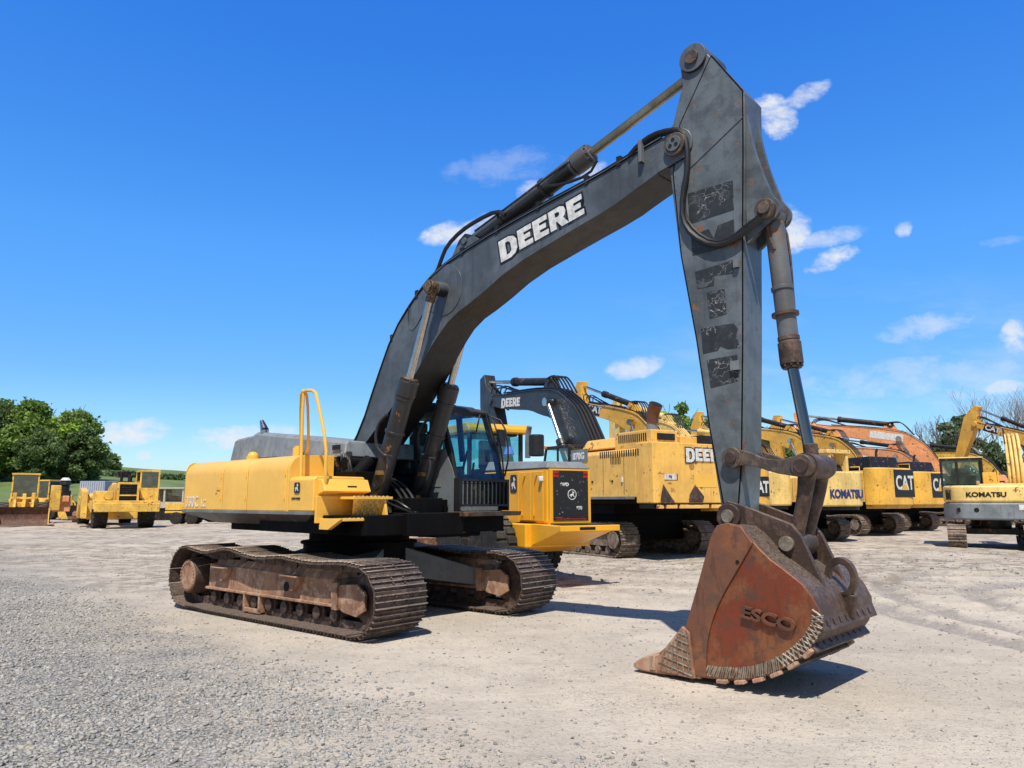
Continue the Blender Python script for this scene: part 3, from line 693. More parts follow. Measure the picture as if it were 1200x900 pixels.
ck.box(_c[0][0] - .02, _c[0][0] + .02, -.30, -.24, _c[1][1], _c[0][1] + .06); ck.build('hose_clip', SKIRT, BO)

# arm cylinder and its mount
def cylpart(name, a, b, r, mat, parent, y0=0, n=24, bev=.004):
    m_ = MB(); m_.cyl((a[0], y0, a[1]), (b[0], y0, b[1]), r, n=n); return m_.build(name, mat, parent, bevel=bev)
def ram(name, a, g, p, y0, r, rr, mat, rod, parent, glandmat=None, eye=.11, eyemat=None):
    """a hydraulic ram from foot eye a over the gland g to rod eye p"""
    d = Vector((g[0] - a[0], g[1] - a[1])).normalized()
    a2 = (a[0] + d.x * .08, a[1] + d.y * .08)
    m_ = MB(); m_.cyl((a2[0], y0, a2[1]), (g[0], y0, g[1]), r, n=28)
    m_.cyl((g[0] - d.x * .75, y0, g[1] - d.y * .75), (g[0] - d.x * .71, y0, g[1] - d.y * .71), r * 1.14, n=28)
    m_.cyl((a[0], y0 - r * .8, a[1]), (a[0], y0 + r * .8, a[1]), eye, n=22)
    o = m_.build(name, mat, parent, bevel=.006)
    k = MB(); k.cyl((g[0] - d.x * .26, y0, g[1] - d.y * .26), (g[0] - d.x * .22, y0, g[1] - d.y * .22), r * 1.08, n=28)
    k.cyl((g[0] - d.x * .2, y0, g[1] - d.y * .2), (g[0] + d.x * .01, y0, g[1] + d.y * .01), r * 1.15, n=28)
    k.cyl((g[0], y0, g[1]), (g[0] + d.x * .05, y0, g[1] + d.y * .05), r * .95, n=28)
    e = Vector((-d.y, d.x))
    for q in range(10):
        aa = 2 * PI * q / 10; off = e * math.cos(aa) * r * .98
        k.cyl((g[0] + off.x, y0 + math.sin(aa) * r * .98, g[1] + off.y), (g[0] + off.x + d.x * .035, y0 + math.sin(aa) * r * .98, g[1] + off.y + d.y * .035), .014, n=6)
    k.build('gland', glandmat or mat, o, bevel=.004)
    k = MB(); k.cyl((g[0], y0, g[1]), (p[0], y0, p[1]), rr, n=24); k.build('rod', rod, o)
    k = MB(); k.cyl((p[0], y0 - r * .75, p[1]), (p[0], y0 + r * .75, p[1]), eye * .95, n=22); k.cyl((p[0] - d.x * .2, y0, p[1] - d.y * .2), (p[0], y0, p[1]), rr * 1.25, n=20)
    k.build('rod_eye', eyemat or glandmat or mat, o, bevel=.006)
    if eyemat: k = MB(); k.cyl((g[0] - d.x * .03, y0, g[1] - d.y * .03), (g[0] + d.x * .055, y0, g[1] + d.y * .055), r * .99, r * .9, n=28); k.build('wiper_ring', eyemat, o, bevel=.006)
    return o
AC = ram('arm_cylinder', (2.42, 5.06), (4.41, 5.70), (5.98, 6.19), 0, .118, .056, GREY, OLDROD, EX, CYLW, .10)
lu = MB()
for yy in (-.17, .12): lu.xz([(2.1, 4.80), (2.85, 4.92), (2.55, 5.12), (2.42, 5.17), (2.3, 5.10)], yy, yy + .05)
lu.cyl((2.42, -.19, 5.06), (2.42, .19, 5.06), .05); lu.build('cylinder_lug', GREY, BO, bevel=.01)
ap = MB(); ap.tube([(2.6, -.15, 5.16), (3.3, -.15, 5.36), (4.1, -.14, 5.60), (4.3, -.10, 5.66)], .014, 6, 1); ap.ring((3.0, 0, 5.247), (3.04, 0, 5.26), .135, .11); ap.ring((3.7, 0, 5.472), (3.74, 0, 5.485), .135, .11)
ap.build('port_line', CYLG, AC)
for side in (-1, 1):
    yc = -.415 if side < 0 else .335
    BCY = ram('boom_cylinder', (.93, 1.56), (1.60, 3.19), (2.08, 4.42), yc, .125, .052, CYLG, CHROME, EX, None, .10, BRASS)
    bp = MB(); y2 = yc - .13
    bp.tube([(1.30, y2, 2.75), (1.12, y2 - .03, 2.62), (1.10, y2 - .03, 2.35), (1.22, y2, 2.20), (1.42, y2 + .02, 2.17)], .020, 8, 2)
    bp.tube([(1.0, y2 + .05, 1.70), (1.25, y2, 1.80), (1.36, y2, 2.05), (1.34, y2, 2.17)], .022, 8, 2)
    bp.build('feed_pipe', CYLG, BCY)
    bq = MB(); bq.box(1.10, 1.20, y2 - .02, y2 + .06, 1.93, 1.99); bq.box(.98, 1.08, y2 - .02, y2 + .06, 1.60, 1.66); bq.build('pipe_clamp', plain('brass_fitting', (.42, .24, .07), .45, .6), BCY, bevel=.005)
    ec = MB(); ec.cyl((2.08, yc - .10, 4.42), (2.08, yc - .125 , 4.42), .075, n=20); ec.build('end_cap', BRASS, BCY, bevel=.006)

# stick
back = [(5.86, 6.28), (5.81, 5.94), (5.68, 5.51), (5.64, 5.04), (5.71, 4.08), (5.85, 3.16), (5.95, 2.29), (6.05, 1.51)]
front = [(6.2, 6.17), (6.49, 5.59), (6.46, 4.95), (6.42, 4.26), (6.36, 3.08), (6.29, 1.95), (6.24, 1.48)]
HS = .2
sout = arc(5.955, 6.20, .165, 75, 190, 8) + back[1:2] + [(5.68, 5.55), (5.56, 5.42), (5.54, 5.22), (5.62, 5.05)] + back[4:] + arc(6.15, 1.45, .11, 190, 350, 7) + front[1:][::-1]
s_ = MB(); s_.xz(sout, -HS, HS)
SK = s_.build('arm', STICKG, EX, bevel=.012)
# raised side plate outline and the slim dark seam of the box edge
sp_ = MB()
pl_ = [(6.16, 6.13), (6.48, 5.61), (6.45, 4.96), (6.41, 4.26), (6.35, 3.08), (6.28, 1.95), (6.23, 1.56), (6.08, 1.56), (5.97, 2.29), (5.87, 3.16), (5.73, 4.08), (5.67, 4.98), (5.77, 5.51)]
sp_.xz(pl_, -HS - .010, -HS - .001); sp_.build('side_plate', STICKG, SK)
wd = MB(); wq = [(5.84, -0.212, 4.97), (6.47, -0.212, 5.33)]
wd.tube(wq, .006, 6); wd.build('weld_seam', GREY, SK)
wd = MB(); wd.tube([(x, -HS - .007, z) for x, z in pl_ + pl_[:1]], .0075, 5); wd.build('edge_seam', UNDER, SK)
eb = MB(); eb.cyl((5.955, -.235, 6.19), (5.955, .235, 6.19), .155, n=30); EB = eb.build('pin_boss', GREY, SK, bevel=.008)
eb = MB(); eb.cyl((5.955, -.262, 6.19), (5.955, -.235, 6.19), .075, n=24); eb.build('pin', LINKM, EB, bevel=.006)
# patches painted over the lettering that ran down the arm
for i, poly_ in enumerate((
    [(5.83, 4.72), (6.33, 4.71), (6.33, 4.54), (6.32, 4.53), (6.33, 4.41), (5.84, 4.39)],
    [(5.85, 4.26), (6.05, 4.28), (6.1, 4.17), (6.15, 4.29), (6.32, 4.31), (6.32, 4.06), (6, 4.04), (5.86, 4.05)],
    [(5.88, 3.87), (6.29, 3.9), (6.29, 3.77), (6.09, 3.79), (6.08, 3.69), (5.9, 3.69)],
    [(6, 3.63), (6.19, 3.63), (6.2, 3.38), (6.02, 3.36)],
    [(5.92, 3.28), (6.27, 3.27), (6.31, 3.21), (6.29, 3.15), (6.32, 3.03), (6.2, 3.03), (6.12, 3.07), (6.09, 3.03), (5.93, 3.02)],
    [(5.97, 2.95), (6.29, 2.96), (6.29, 2.71), (6, 2.67)])):
    k = MB(); k.xz(poly_, -HS - .014, -HS - .0105); k.build('painted_over_letter', SCRATCH, SK)
for q in ([(6.31, 3.89), (6.36, 3.93), (6.33, 3.81)], [(6.23, 2.91), (6.32, 2.93), (6.3, 2.81)]):
    k = MB(); k.box(min(p[0] for p in q), max(p[0] for p in q), -HS - .05, -HS - .010, min(p[1] for p in q), max(p[1] for p in q) - .03); k.build('hose_clip', SKIRT, SK)
# gusset carrying the bucket cylinder
gs = MB()
gp = smoothpts([(6.46, 5.62), (6.50, 5.2), (6.57, 4.85), (6.68, 4.50)], 2) + arc(6.64, 4.34, .12, 40, -70, 6) + [(6.42, 4.05)]
for yy in (-.15, .10): gs.xz(gp, yy, yy + .05)
gs.build('cylinder_bracket', STICKG, SK, bevel=.01)
gb = MB(); gb.cyl((6.63, -.21, 4.34), (6.63, .21, 4.34), .10, n=24); gb.cyl((6.63, -.235, 4.34), (6.63, -.21, 4.34), .06, n=20); gb.build('bracket_pin', LINKM, SK, bevel=.006)
BK = ram('bucket_cylinder', (6.63, 4.32), (6.725, 2.85), (6.86, 1.89), 0, .092, .052, CYLW, CHROMEC, EX, RUSTD, .10)
kc = MB(); kc.ring((6.69, 0, 3.34), (6.692, 0, 3.31), .125, .08, 24); kc.tube([(6.63, -.12, 4.30), (6.60, -.10, 4.15), (6.66, -.09, 3.95)], .02, 6, 1)
kc.tube([(6.66, .11, 4.3), (6.72, .12, 4.1), (6.74, .1, 3.4)], .014, 6, 1); kc.build('hose_fitting', RUSTD, BK)
# idler links between arm and bucket cylinder
for yy in (-.27, .22):
    lk = MB(); lk.xz(smoothpts([(6.21, 2.06), (6.35, 2.045), (6.6, 1.93), (6.86, 1.98)], 1) + arc(6.87, 1.885, .10, 80, -90, 6) + smoothpts([(6.82, 1.79), (6.6, 1.83), (6.4, 1.91), (6.21, 1.90)], 1), yy, yy + .05)
    lk.cyl((6.21, yy - .01, 1.98), (6.21, yy + .06, 1.98), .10, n=24); lk.cyl((6.87, yy - .02, 1.885), (6.87, yy + .07, 1.885), .10, n=24)
    LK = lk.build('idler_link', LINKM, EX, bevel=.008)
    y_ = yy - .03 if yy < 0 else yy + .06
    k = MB(); k.cyl((6.21, y_, 1.98), (6.21, y_ + .03, 1.98), .055, n=20); k.cyl((6.87, y_ - .01, 1.885), (6.87, y_ + .03, 1.885), .062, n=20); k.build('pin', RUSTD, LK, bevel=.005)
bl = MB(); bl.cyl((6.87, -.21, 1.885), (6.87, .21, 1.885), .115, n=28); bl.cyl((6.70, -.16, 1.20), (6.70, .16, 1.20), .11, n=28)
for yy in (-.15, .15):
    bl.tube([(6.87, yy, 1.86), (6.83, yy, 1.62), (6.76, yy * .8, 1.4), (6.70, yy * .8, 1.2)], [.085, .065, .06, .075], 14, 1)
bl.build('bucket_link', RUSTD, EX)

# bucket
BW = .63
side = [(5.87, 0.43), (5.99, 0.78), (6.18, 1.29)]
shell_out = smoothpts([(6.30, 1.37), (6.45, 1.35), (6.66, 1.12), (6.84, 1.0), (7.0, .88), (7.11, .66), (7.02, .44), (6.82, .26), (6.5, .09), (6.16, .045), (5.7, .05)], 1)
shell_in = smoothpts([(6.30, 1.33), (6.43, 1.30), (6.62, 1.08), (6.80, .96), (6.95, .85), (7.05, .66), (6.97, .48), (6.79, .31), (6.48, .14), (6.16, .09), (5.7, .09)], 1)
bk = MB(); bk.xz(shell_out + shell_in[::-1], -BW + .03, BW - .03)
BU = bk.build('bucket', RUSTD, EX, bevel=.006, ang=.5)
sideprof = [(5.62, .05), (5.60, .2), (5.87, .43), (6.0, .78), (6.17, 1.27), (6.23, 1.36), (6.33, 1.385)] + shell_out[1:-1]
for sg in (-1, 1):
    y0, y1 = (-BW, -BW + .03) if sg < 0 else (BW - .03, BW)
    k = MB(); k.xz(sideprof, y0, y1); SPL = k.build('side_wall', RUSTR, BU, bevel=.008)
    fr_ = smoothpts([(6.56, 1.225), (6.40, .98), (6.24, .74), (6.13, .5), (6.08, .3), (6.07, .06)], 2)
    k = MB(); k.xz([(5.62, .045), (5.60, .2), (5.87, .43), (6.0, .78), (6.17, 1.27), (6.23, 1.365), (6.33, 1.39), (6.46, 1.36)] + fr_, y0 + sg * .022 if sg < 0 else y0, y1 if sg < 0 else y1 + .022)
    k.build('front_side_plate', RUSTB2, BU, bevel=.008)
    # side cutter with its cross-hatched hard facing
    ysd = sg * (BW + .03); a_, b_ = (ysd - .02, ysd) if sg > 0 else (ysd, ysd + .02)
    k = MB(); k.xz([(5.58, .04), (5.60, .17), (5.86, .47), (5.93, .42), (5.97, .03)], a_ - .012, b_ + .012); SC = k.build('side_cutter', RUSTF, BU, bevel=.012)
    k = MB(); yh = a_ - .020 if sg < 0 else b_ + .012
    for q in range(6):
        t_ = q / 5; k.tube([(5.61 + .22 * t_, yh + .004, .13 + .28 * t_), (5.95 - .03 * t_, yh + .004, .055 + .33 * t_)], .006, 5)
    for q in range(6):
        t_ = (q + .5) / 6; k.tube([(5.60 + .35 * t_, yh + .004, .06), (5.66 + .26 * t_, yh + .004, .22 + .22 * min(1, t_ * 1.2))], .006, 5)
    k.build('hard_facing_weld', WORN, SC)
# wear runners: rope-like weld along the heel of the side wall
arcp = [(6.06, .115), (6.2, .115), (6.35, .13), (6.5, .165), (6.64, .22), (6.78, .30), (6.90, .39), (6.99, .49), (7.06, .60), (7.07, .70)]
def along(P, n):
    L = [0]
    for a, b in zip(P, P[1:]): L.append(L[-1] + math.dist(a, b))
    out = []
    for i in range(n):
        s = L[-1] * i / (n - 1); j = 0
        while j < len(P) - 2 and L[j + 1] < s: j += 1
        f = (s - L[j]) / (L[j + 1] - L[j]); out.append((P[j][0] + (P[j + 1][0] - P[j][0]) * f, P[j][1] + (P[j + 1][1] - P[j][1]) * f))
    return out
for sg in (-1, 1):
    k = MB(); yb = sg * (BW + .004)
    AP = along(arcp, 64)
    for i in range(63):
        p, q = AP[i], AP[i + 1]; t = Vector((q[0] - p[0], q[1] - p[1])).normalized(); nrm = Vector((-t.y, t.x))
        lo, hi = -.044, .046; sh = .010
        if sg > 0 and i > 44: continue
        p0 = (p[0] + nrm.x * lo - t.x * sh, yb, p[1] + nrm.y * lo - t.y * sh); p1 = (q[0] + nrm.x * hi + t.x * sh, yb, q[1] + nrm.y * hi + t.y * sh)
        if i > 34 and i % 2: p0, p1 = (p[0] + nrm.x * hi - t.x * sh, yb, p[1] + nrm.y * hi - t.y * sh), (q[0] + nrm.x * lo + t.x * sh, yb, q[1] + nrm.y * lo + t.y * sh)
        jt = lambda p: (p[0] + random.uniform(-.004, .004), p[1], p[2] + random.uniform(-.005, .005))
        k.tube([jt(p0), jt(((p0[0] + p1[0]) / 2, p0[1], (p0[2] + p1[2]) / 2)), jt(p1)], random.uniform(.0065, .0105), 5)
    k.build('hard_facing_weld', WORN, BU)
    k = MB()
    for i, (x, z) in enumerate(along(arcp, 9)):
        if i in (0, 7, 8): continue
        p, q = along(arcp, 9)[max(0, i - 1)], along(arcp, 9)[min(8, i + 1)]; t = Vector((q[0] - p[0], q[1] - p[1])).normalized(); nrm = Vector((t.y, -t.x))
        m_ = Matrix(((t.x, 0, nrm.x, x), (0, 1, 0, 0), (t.y, 0, nrm.y, z), (0, 0, 0, 1))); k.M = m_
        k.box(-.045, .045, sg * BW - .05, sg * BW + .035, .052, .085)
    k.M = Matrix(); k.build('heel_block', RUSTF, BU, bevel=.008)
# wear strips across the heel, bolted
for i, (x, z, rz) in enumerate(((7.075, .60, -70), (6.99, .42, -50), (6.80, .27, -35), (6.60, .155, -22))):
    k = MB(); m_ = Matrix.Translation((x, 0, z)) @ Matrix.Rotation(R(-rz), 4, 'Y'); 
    a = R(rz); t = Vector((math.cos(a), math.sin(a))); nrm = Vector((-t.y, t.x)) * -1
    if nrm.x < 0: nrm = -nrm
    k.M = Matrix(((t.x, 0, nrm.x, x), (0, 1, 0, 0), (t.y, 0, nrm.y, z), (0, 0, 0, 1)))
    k.box(-.06, .06, -BW + .005, BW - .005, 0, .03)
    W_ = k.build('wear_strip', RUSTD, BU, bevel=.01)
    kk = MB(k.M)
    for c in range(8): kk.box(-.025, .025, -.54 + c * .14, -.49 + c * .14, .03, .038)
    kk.build('strip_bolt', RUSTD, W_, bevel=.004)
# lifting eye
k = MB(); cx_, cz_ = 7.045, .925
ring_o = [(cx_ + .135 * math.cos(R(a)), cz_ + .17 * math.sin(R(a))) for a in range(0, 360, 12)]
k2 = []
vs = []; n_ = len(ring_o)
for yy in (-.035, .035):
    for ro in ((.135, .175), (.085, .115)):
        for a in range(0, 360, 12): vs.append((cx_ + ro[0] * math.cos(R(a)), yy, cz_ + ro[1] * math.sin(R(a))))
fs = []
for i in range(n_):
    j = (i + 1) % n_; fs += [(i, j, n_ + j, n_ + i), (2 * n_ + i, 3 * n_ + i, 3 * n_ + j, 2 * n_ + j), (i, 2 * n_ + i, 2 * n_ + j, j), (n_ + i, n_ + j, 3 * n_ + j, 3 * n_ + i)]
k.add(vs, fs); k.xz([(6.98, .90), (7.05, .80), (7.17, .78), (7.13, .60), (7.05, .58)], -.035, .035)
k.build('lifting_eye', RUSTD, BU, bevel=.008)
# hinge ears
for yy in (-.26, .21):
    k = MB(); k.xz([(6.02, 1.40), (6.05, 1.52), (6.14, 1.58), (6.28, 1.545), (6.74, 1.38), (6.82, 1.28), (7.0, .86), (6.85, .92), (6.66, 1.06), (6.45, 1.30), (6.3, 1.34), (6.1, 1.30)], yy, yy + .05)
    EA = k.build('hinge_ear', RUSTD, BU, bevel=.01)
    y_ = yy - .03 if yy < 0 else yy + .05
    k = MB(); k.cyl((6.16, y_, 1.44), (6.16, y_ + .03, 1.44), .115, n=28); k.build('pin_collar', RUSTD, EA, bevel=.006)
    k = MB(); k.cyl((6.16, y_ - .025, 1.44), (6.16, y_ + .03, 1.44), .06, n=20); k.cyl((6.70, y_ - .02, 1.21), (6.70, y_ + .03, 1.21), .065, n=24); k.build('pin', WORN, EA, bevel=.005)
k = MB(); k.cyl((6.16, -.24, 1.44), (6.16, .24, 1.44), .09, n=22); k.cyl((6.70, -.24, 1.21), (6.70, .24, 1.21), .06, n=22); k.build('hinge_pin', RUSTD, BU)
# lip and teeth
k = MB(); k.xz([(5.58, .03), (5.60, .085), (6.0, .12), (6.0, .03)], -BW, BW); k.build('cutting_lip', RUSTF, BU, bevel=.006)
for i in range(5):
    yy = -.575 + i * .2875
    k = MB(); k.xz(smoothpts([(5.76, .15), (5.62, .19), (5.52, .185), (5.36, .11), (5.29, .05), (5.34, .012), (5.55, .01), (5.76, .02)], 1), yy - .07, yy + .07)
    T_ = k.build('tooth', RUSTF, BU, bevel=.02); k = MB(); k.box(5.50, 5.56, yy - .085, yy - .066, .04, .17); k.build('tooth_pin', RUSTF, T_, bevel=.008)
# raised ESCO casting
M_ = frame((6.42, -0.63, 0.61), (0.42, 0, -0.07), (0.04, 0, 0.11))
M_.translation += Vector((0, -.02, 0)) 
text('ESCO', .092, M_, 'raised_lettering', RUSTB, BU, offset=.0045, wide=1.45, ext=.018)
k = MB(); k.cyl((6.415, -BW - .001, 1.06), (6.415, -BW - .028, 1.06), .017, n=10); k.build('lug_hole', HOLE, BU)

# lettering on the house and boom
XA, ZA = (1, 0, 0), (0, 0, 1)
text('330C', .165, frame((-2.66, -1.5065, 1.49), XA, ZA), 'lettering', WHT, EX, offset=.0032, wide=.78, space=1.16)
text('LC', .115, frame((-2.12, -1.5065, 1.49), XA, ZA), 'lettering', WHT, EX, offset=.001, wide=.78, space=1.15)
badge(frame((.62, -1.507, 1.68), XA, ZA), .13, .14, EX, BLKD, WHT, 'emblem_plate')
text('JOHN DEERE', .025, frame((.56, -1.5065, 1.60), XA, ZA), 'lettering', BLKD, EX, offset=.001)
d0 = (3.18, -0.245, 4.6); dx = (1.24, 0, 0.24); dy = (-0.08, 0, 0.32)
Md = frame((d0[0], -HB - .004, d0[2]), dx, dy)
glyphs('DEERE', .255, Md, 'lettering_outline', BLKD, BO, offset=.026, wide=1.24, first=1.12)
Md = frame((d0[0], -HB - .008, d0[2]), dx, dy)
glyphs('DEERE', .255, Md, 'lettering', WHT, BO, offset=.002, wide=1.24, first=1.12)
# ------------------------------------------------------------------ the row of parked excavators behind
def bg_track(parent, y, c, r, w, s, mat, fmat):
    mb = MB()
    top = [(c, 2 * r), (c * .5, 2 * r - .05), (c * .2, 2 * r), (-c * .3, 2 * r - .06), (-c * .6, 2 * r), (-c, 2 * r)]
    P = arc(c, r, r - .04, -90, 90) + [(x, z - .04) for x, z in top[1:-1]] + arc(-c, r, r - .04, 90, 262) + [(-c + .3, .04)]
    path, pitch = resample(P, int(48 * s ** .5))
    for p, t in path:
        up = Vector((t.z, 0, -t.x)); m = Matrix((t, Vector((0, -1, 0)), up)).transposed().to_4x4(); m.translation = Vector((p.x, y, p.z)); mb.M = m
        h_ = pitch * .47
        mb.box(-h_, h_, -w / 2, w / 2, -.006, .008); mb.box(-h_, -h_ + .03, -w / 2, w / 2, .008, .04); mb.box(.0, .03, -w / 2, w / 2, .008, .035)
        mb.box(-h_, h_, -.14, -.08, -.10, -.01); mb.box(-h_, h_, .08, .14, -.10, -.01)
    T = mb.build('track', mat, parent)
    f = MB(); f.xz([(-c + .35, .3), (c - .3, .3), (c - .3, .62 * r * 2), (-c + .35, .68 * r * 2)], y - .17, y + .17)
    F = f.build('track_frame', fmat, parent, bevel=.02)
    for k in range(8):
        q = MB(); q.cyl((-c + .35 + k * (2 * c - .7) / 7, y - .19, .19), (-c + .35 + k * (2 * c - .7) / 7, y + .19, .19), .11, n=12); q.build('roller', fmat, F)
    for xx, nm in ((c, 'idler_wheel'), (-c, 'final_drive')):
        g = MB(); g.cyl((xx, y - .1, r), (xx, y + .1, r), r - .12, n=24); g.cyl((xx, y - w * .5 + .05, r), (xx, y + w * .5 - .05, r), r * .5, n=20); g.build(nm, fmat, parent, bevel=.01)

def rear_text(body, h, y0, z0, x, mat, parent, wide=1, offset=.01, shear=0):
    return text(body, h, frame((x, y0, z0), (0, -1, 0), (0, 0, 1)), 'lettering', mat, parent, offset=offset, wide=wide, shear=shear)

def bg_excavator(loc, head, s, col, label, group='excavators parked in a row', boomcol=None, tilt=0, deck=None, hood=None, wid=1.45, tail=3.3,
                 z0=1.3, z1=2.6, trk=1.2, brand=None, blackpanel=False, decal=None, armtilt=0, boomtext=None, low=None, cabz=3.1, boomscale=None, exhaust=True, rodmat=None, spec=None):
    E_ = empty('excavator', (loc[0], loc[1], 0), R(90 + head), label, 'excavator', group)
    bgkids = []
    boomcol = boomcol or col
    for sd in (-1, 1): bg_track(E_, sd * trk * s ** .5, 1.85 * s, .46 * (s ** .6), .62 * s ** .5, s, TRK2, TRK2)
    m = MB(); m.cyl((0, 0, .6), (0, 0, z0), .7 * s, n=24); m.box(-1.0 * s, 1.0 * s, -trk, trk, .5, .75); m.build('centre_frame', UNDER, E_, bevel=.02)
    # house
    m = MB(); m.box(-tail + .5, 1.9 * s, -wid + .05, wid - .05, z0, z0 + .18); m.box(-1.6 * s, 1.9 * s, -wid + .3, wid - .3, z0 - .3, z0); m.box(-1.5 * s, 1.5 * s, -trk * .9, trk * .9, .45, z0 - .3); m.build('house_floor', UNDER, E_, bevel=.02)
    zb = z1 - .12
    m = MB(); m.yz([(-wid, z0 + .18), (-wid, zb - .12), (-wid + .14, zb), (-.45, zb), (-.45, z0 + .18)], -tail + .75, .6 * s)
    B_ = m.build('house', col, E_, bevel=.02)
    m = MB(); m.yz([(.45, z0 + .18), (.45, zb), (wid - .14, zb), (wid, zb - .12), (wid, z0 + .18)], -tail + .75, -.1 * s); m.box(-tail + .75, 0, -.46, .46, z0 + .3, zb - .1)
    L_ = m.build('house', col, E_, bevel=.02)
    m = MB()
    for xx in (-tail + 1.25, -tail + 2.2):
        m.box(xx, xx + .012, wid, wid + .004, z0 + .25, zb - .15)
        m.box(xx + .5, xx + .56, wid, wid + .02, z0 + .6, z0 + .66)
    for k in range(7): m.box(-tail + 1.4 + .07 * k, -tail + 1.43 + .07 * k, wid, wid + .006, zb - .42, zb - .22)
    m.build('door_seam', DARK, L_)
    # tail
    N = 20; pts = []
    bul = .55 if spec != 'flat' else .04
    for i in range(N + 1):
        yy = -wid + 2 * wid * i / N; pts.append((-tail + bul * abs(yy / wid) ** 7, yy))
    pts = pts + [(-tail + .75, wid), (-tail + .75, -wid)]
    m = MB(); m.xy(pts, z0 + .02, z1)
    W = m.build('counterweight', col, E_, bevel=.07 if spec != 'flat' else .03, seg=3)
    lp = [(x + (.12 if x < -tail + .7 else 0), y * .95) for x, y in pts]; m = MB(); m.xy(lp, z0 - .12, z0 + .02); m.build('counterweight_base', CATY if col is CATY else DARK, W, bevel=.02)
    if hood is None: hood = (.5, DARK)
    m = MB(); m.add([(-tail + .55, -wid * .72, z1 - .02), (.1 * s, -wid * .72, z1 - .02), (.1 * s, wid * .72, z1 - .02), (-tail + .55, wid * .72, z1 - .02), (-tail + .7, -wid * .66, z1 + hood[0]), (-.1 * s, -wid * .66, z1 + hood[0] * .9), (-.1 * s, wid * .66, z1 + hood[0] * .9), (-tail + .7, wid * .66, z1 + hood[0])],
                    [(0, 3, 2, 1), (4, 5, 6, 7), (0, 1, 5, 4), (1, 2, 6, 5), (2, 3, 7, 6), (3, 0, 4, 7)])
    m.build('engine_hood', hood[1], E_, bevel=.04)
    if exhaust:
        m = MB(); m.tube([(-tail + 1.4, -.5, z1 + hood[0] - .1), (-tail + 1.4, -.5, z1 + hood[0] + .3), (-tail + 1.3, -.5, z1 + hood[0] + .42)], .06, 12, 1); m.build('exhaust_pipe', RUSTD, E_)
    m = MB(); m.tube([(-tail + .3, -wid + .1, z1), (-tail + .3, -wid + .1, z1 + .22), (-tail + 1.6, -wid + .1, z1 + .22), (-tail + 1.6, -wid + .1, z1)], .02, 6); m.build('handrail', col, E_)
    # cab
    cz0 = z0 + .15; yb0, yb1 = wid - 1.02, wid - .02; xa, xb = .05 * s, 1.75
    m = MB(); m.xz([(xa, cabz - .1), (xb - .28, cabz - .1), (xb - .3, cabz), (xa + .05, cabz)], yb0, yb1)
    for y0, y1 in ((yb0, yb0 + .06), (yb1 - .06, yb1)):
        m.xz([(xa, cz0), (xa, cabz - .08), (xa + .1, cabz - .08), (xa + .1, cz0)], y0, y1); m.xz([(xb - .38, cabz - .08), (xb - .28, cabz - .08), (xb, cz0 + .5), (xb, cz0), (xb - .08, cz0), (xb - .08, cz0 + .5)], y0, y1)
        m.box(xa, xb, y0, y1, cz0, cz0 + .5); m.box(xa + .65, xa + .72, y0, y1, cz0, cabz - .08)
    m.box(xa, xa + .06, yb0, yb1, cz0, cz0 + .55); m.box(xb - .06, xb, yb0, yb1, cz0, cz0 + .12)
    C_ = m.build('cab', DARK if spec != 'yellowcab' else col, E_, bevel=.02)
    for y0 in (yb0 + .03, yb1 - .035):
        m = MB(); m.xz([(xa + .1, cz0 + .5), (xa + .1, cabz - .1), (xa + .65, cabz - .1), (xa + .65, cz0 + .5)], y0, y0 + .005); m.xz([(xa + .72, cz0 + .5), (xa + .72, cabz - .1), (xb - .36, cabz - .1), (xb - .06, cz0 + .5)], y0, y0 + .005); m.build('window', GLS, C_)
    m = MB(); m.box(xa + .03, xa + .035, yb0 + .06, yb1 - .06, cz0 + .55, cabz - .1); m.build('rear_window', GLS, C_)
    m = MB(); m.box(xa + .3, xa + .8, yb0 + .3, yb1 - .3, cz0 + .3, cz0 + .55); m.box(xa + .2, xa + .32, yb0 + .3, yb1 - .3, cz0 + .5, cz0 + 1.25); m.build('operator_seat', SEAT, C_, bevel=.03)
    # boom and arm: the same family of shapes as on the front machine, tipped about the boom foot
    bs_ = boomscale or s
    fz = z0 + .45
    def tf(p, extra=0, pv=None):
        x, z = (p[0] - 0) * bs_, (p[1] - 1.75) * bs_; a = R(tilt); x, z = x * math.cos(a) - z * math.sin(a), x * math.sin(a) + z * math.cos(a)
        return (x + .1, z + fz)
    top = [(-.16, 2.0), (.0, 2.18), (.3, 2.67), (.61, 3.29), (.98, 4.0), (1.45, 4.42), (1.92, 4.73), (2.75, 4.94), (3.66, 5.1), (4.71, 5.25), (5.56, 5.42)]
    bot = [(.2, 1.62), (.4, 1.85), (.8, 2.21), (1.23, 2.61), (1.71, 3.29), (1.93, 3.73), (2.27, 4.03), (2.76, 4.2), (3.37, 4.48), (4.2, 4.68), (4.93, 4.84), (5.6, 5.08)]
    out = [tf(p) for p in [(-.2, 1.75)] + smoothpts(top, 1) + arc(5.73, 5.26, .19, 90, -60, 6) + smoothpts(bot, 1)[::-1]]
    hb = .25 * bs_
    m = MB(); m.xz(out, -hb, hb); BM = m.build('boom', boomcol, E_, bevel=.02)
    m = MB(); q = [tf(p) for p in smoothpts(top, 1)]; m.xz(q + [(x, z + .03) for x, z in q[::-1]], -hb - .03, hb + .03); m.build('boom_flange', boomcol, BM)
    m = MB()
    for k in range(4): m.tube([(x, -hb + .1 + k * hb * .5, z + .09) for x, z in q[1:-2]], .028, 6)
    m.build('hydraulic_line', HOSE if boomcol is not PALEY else PALEY, BM)
    Tp = tf((5.73, 5.28)); fold = R(tilt + armtilt)
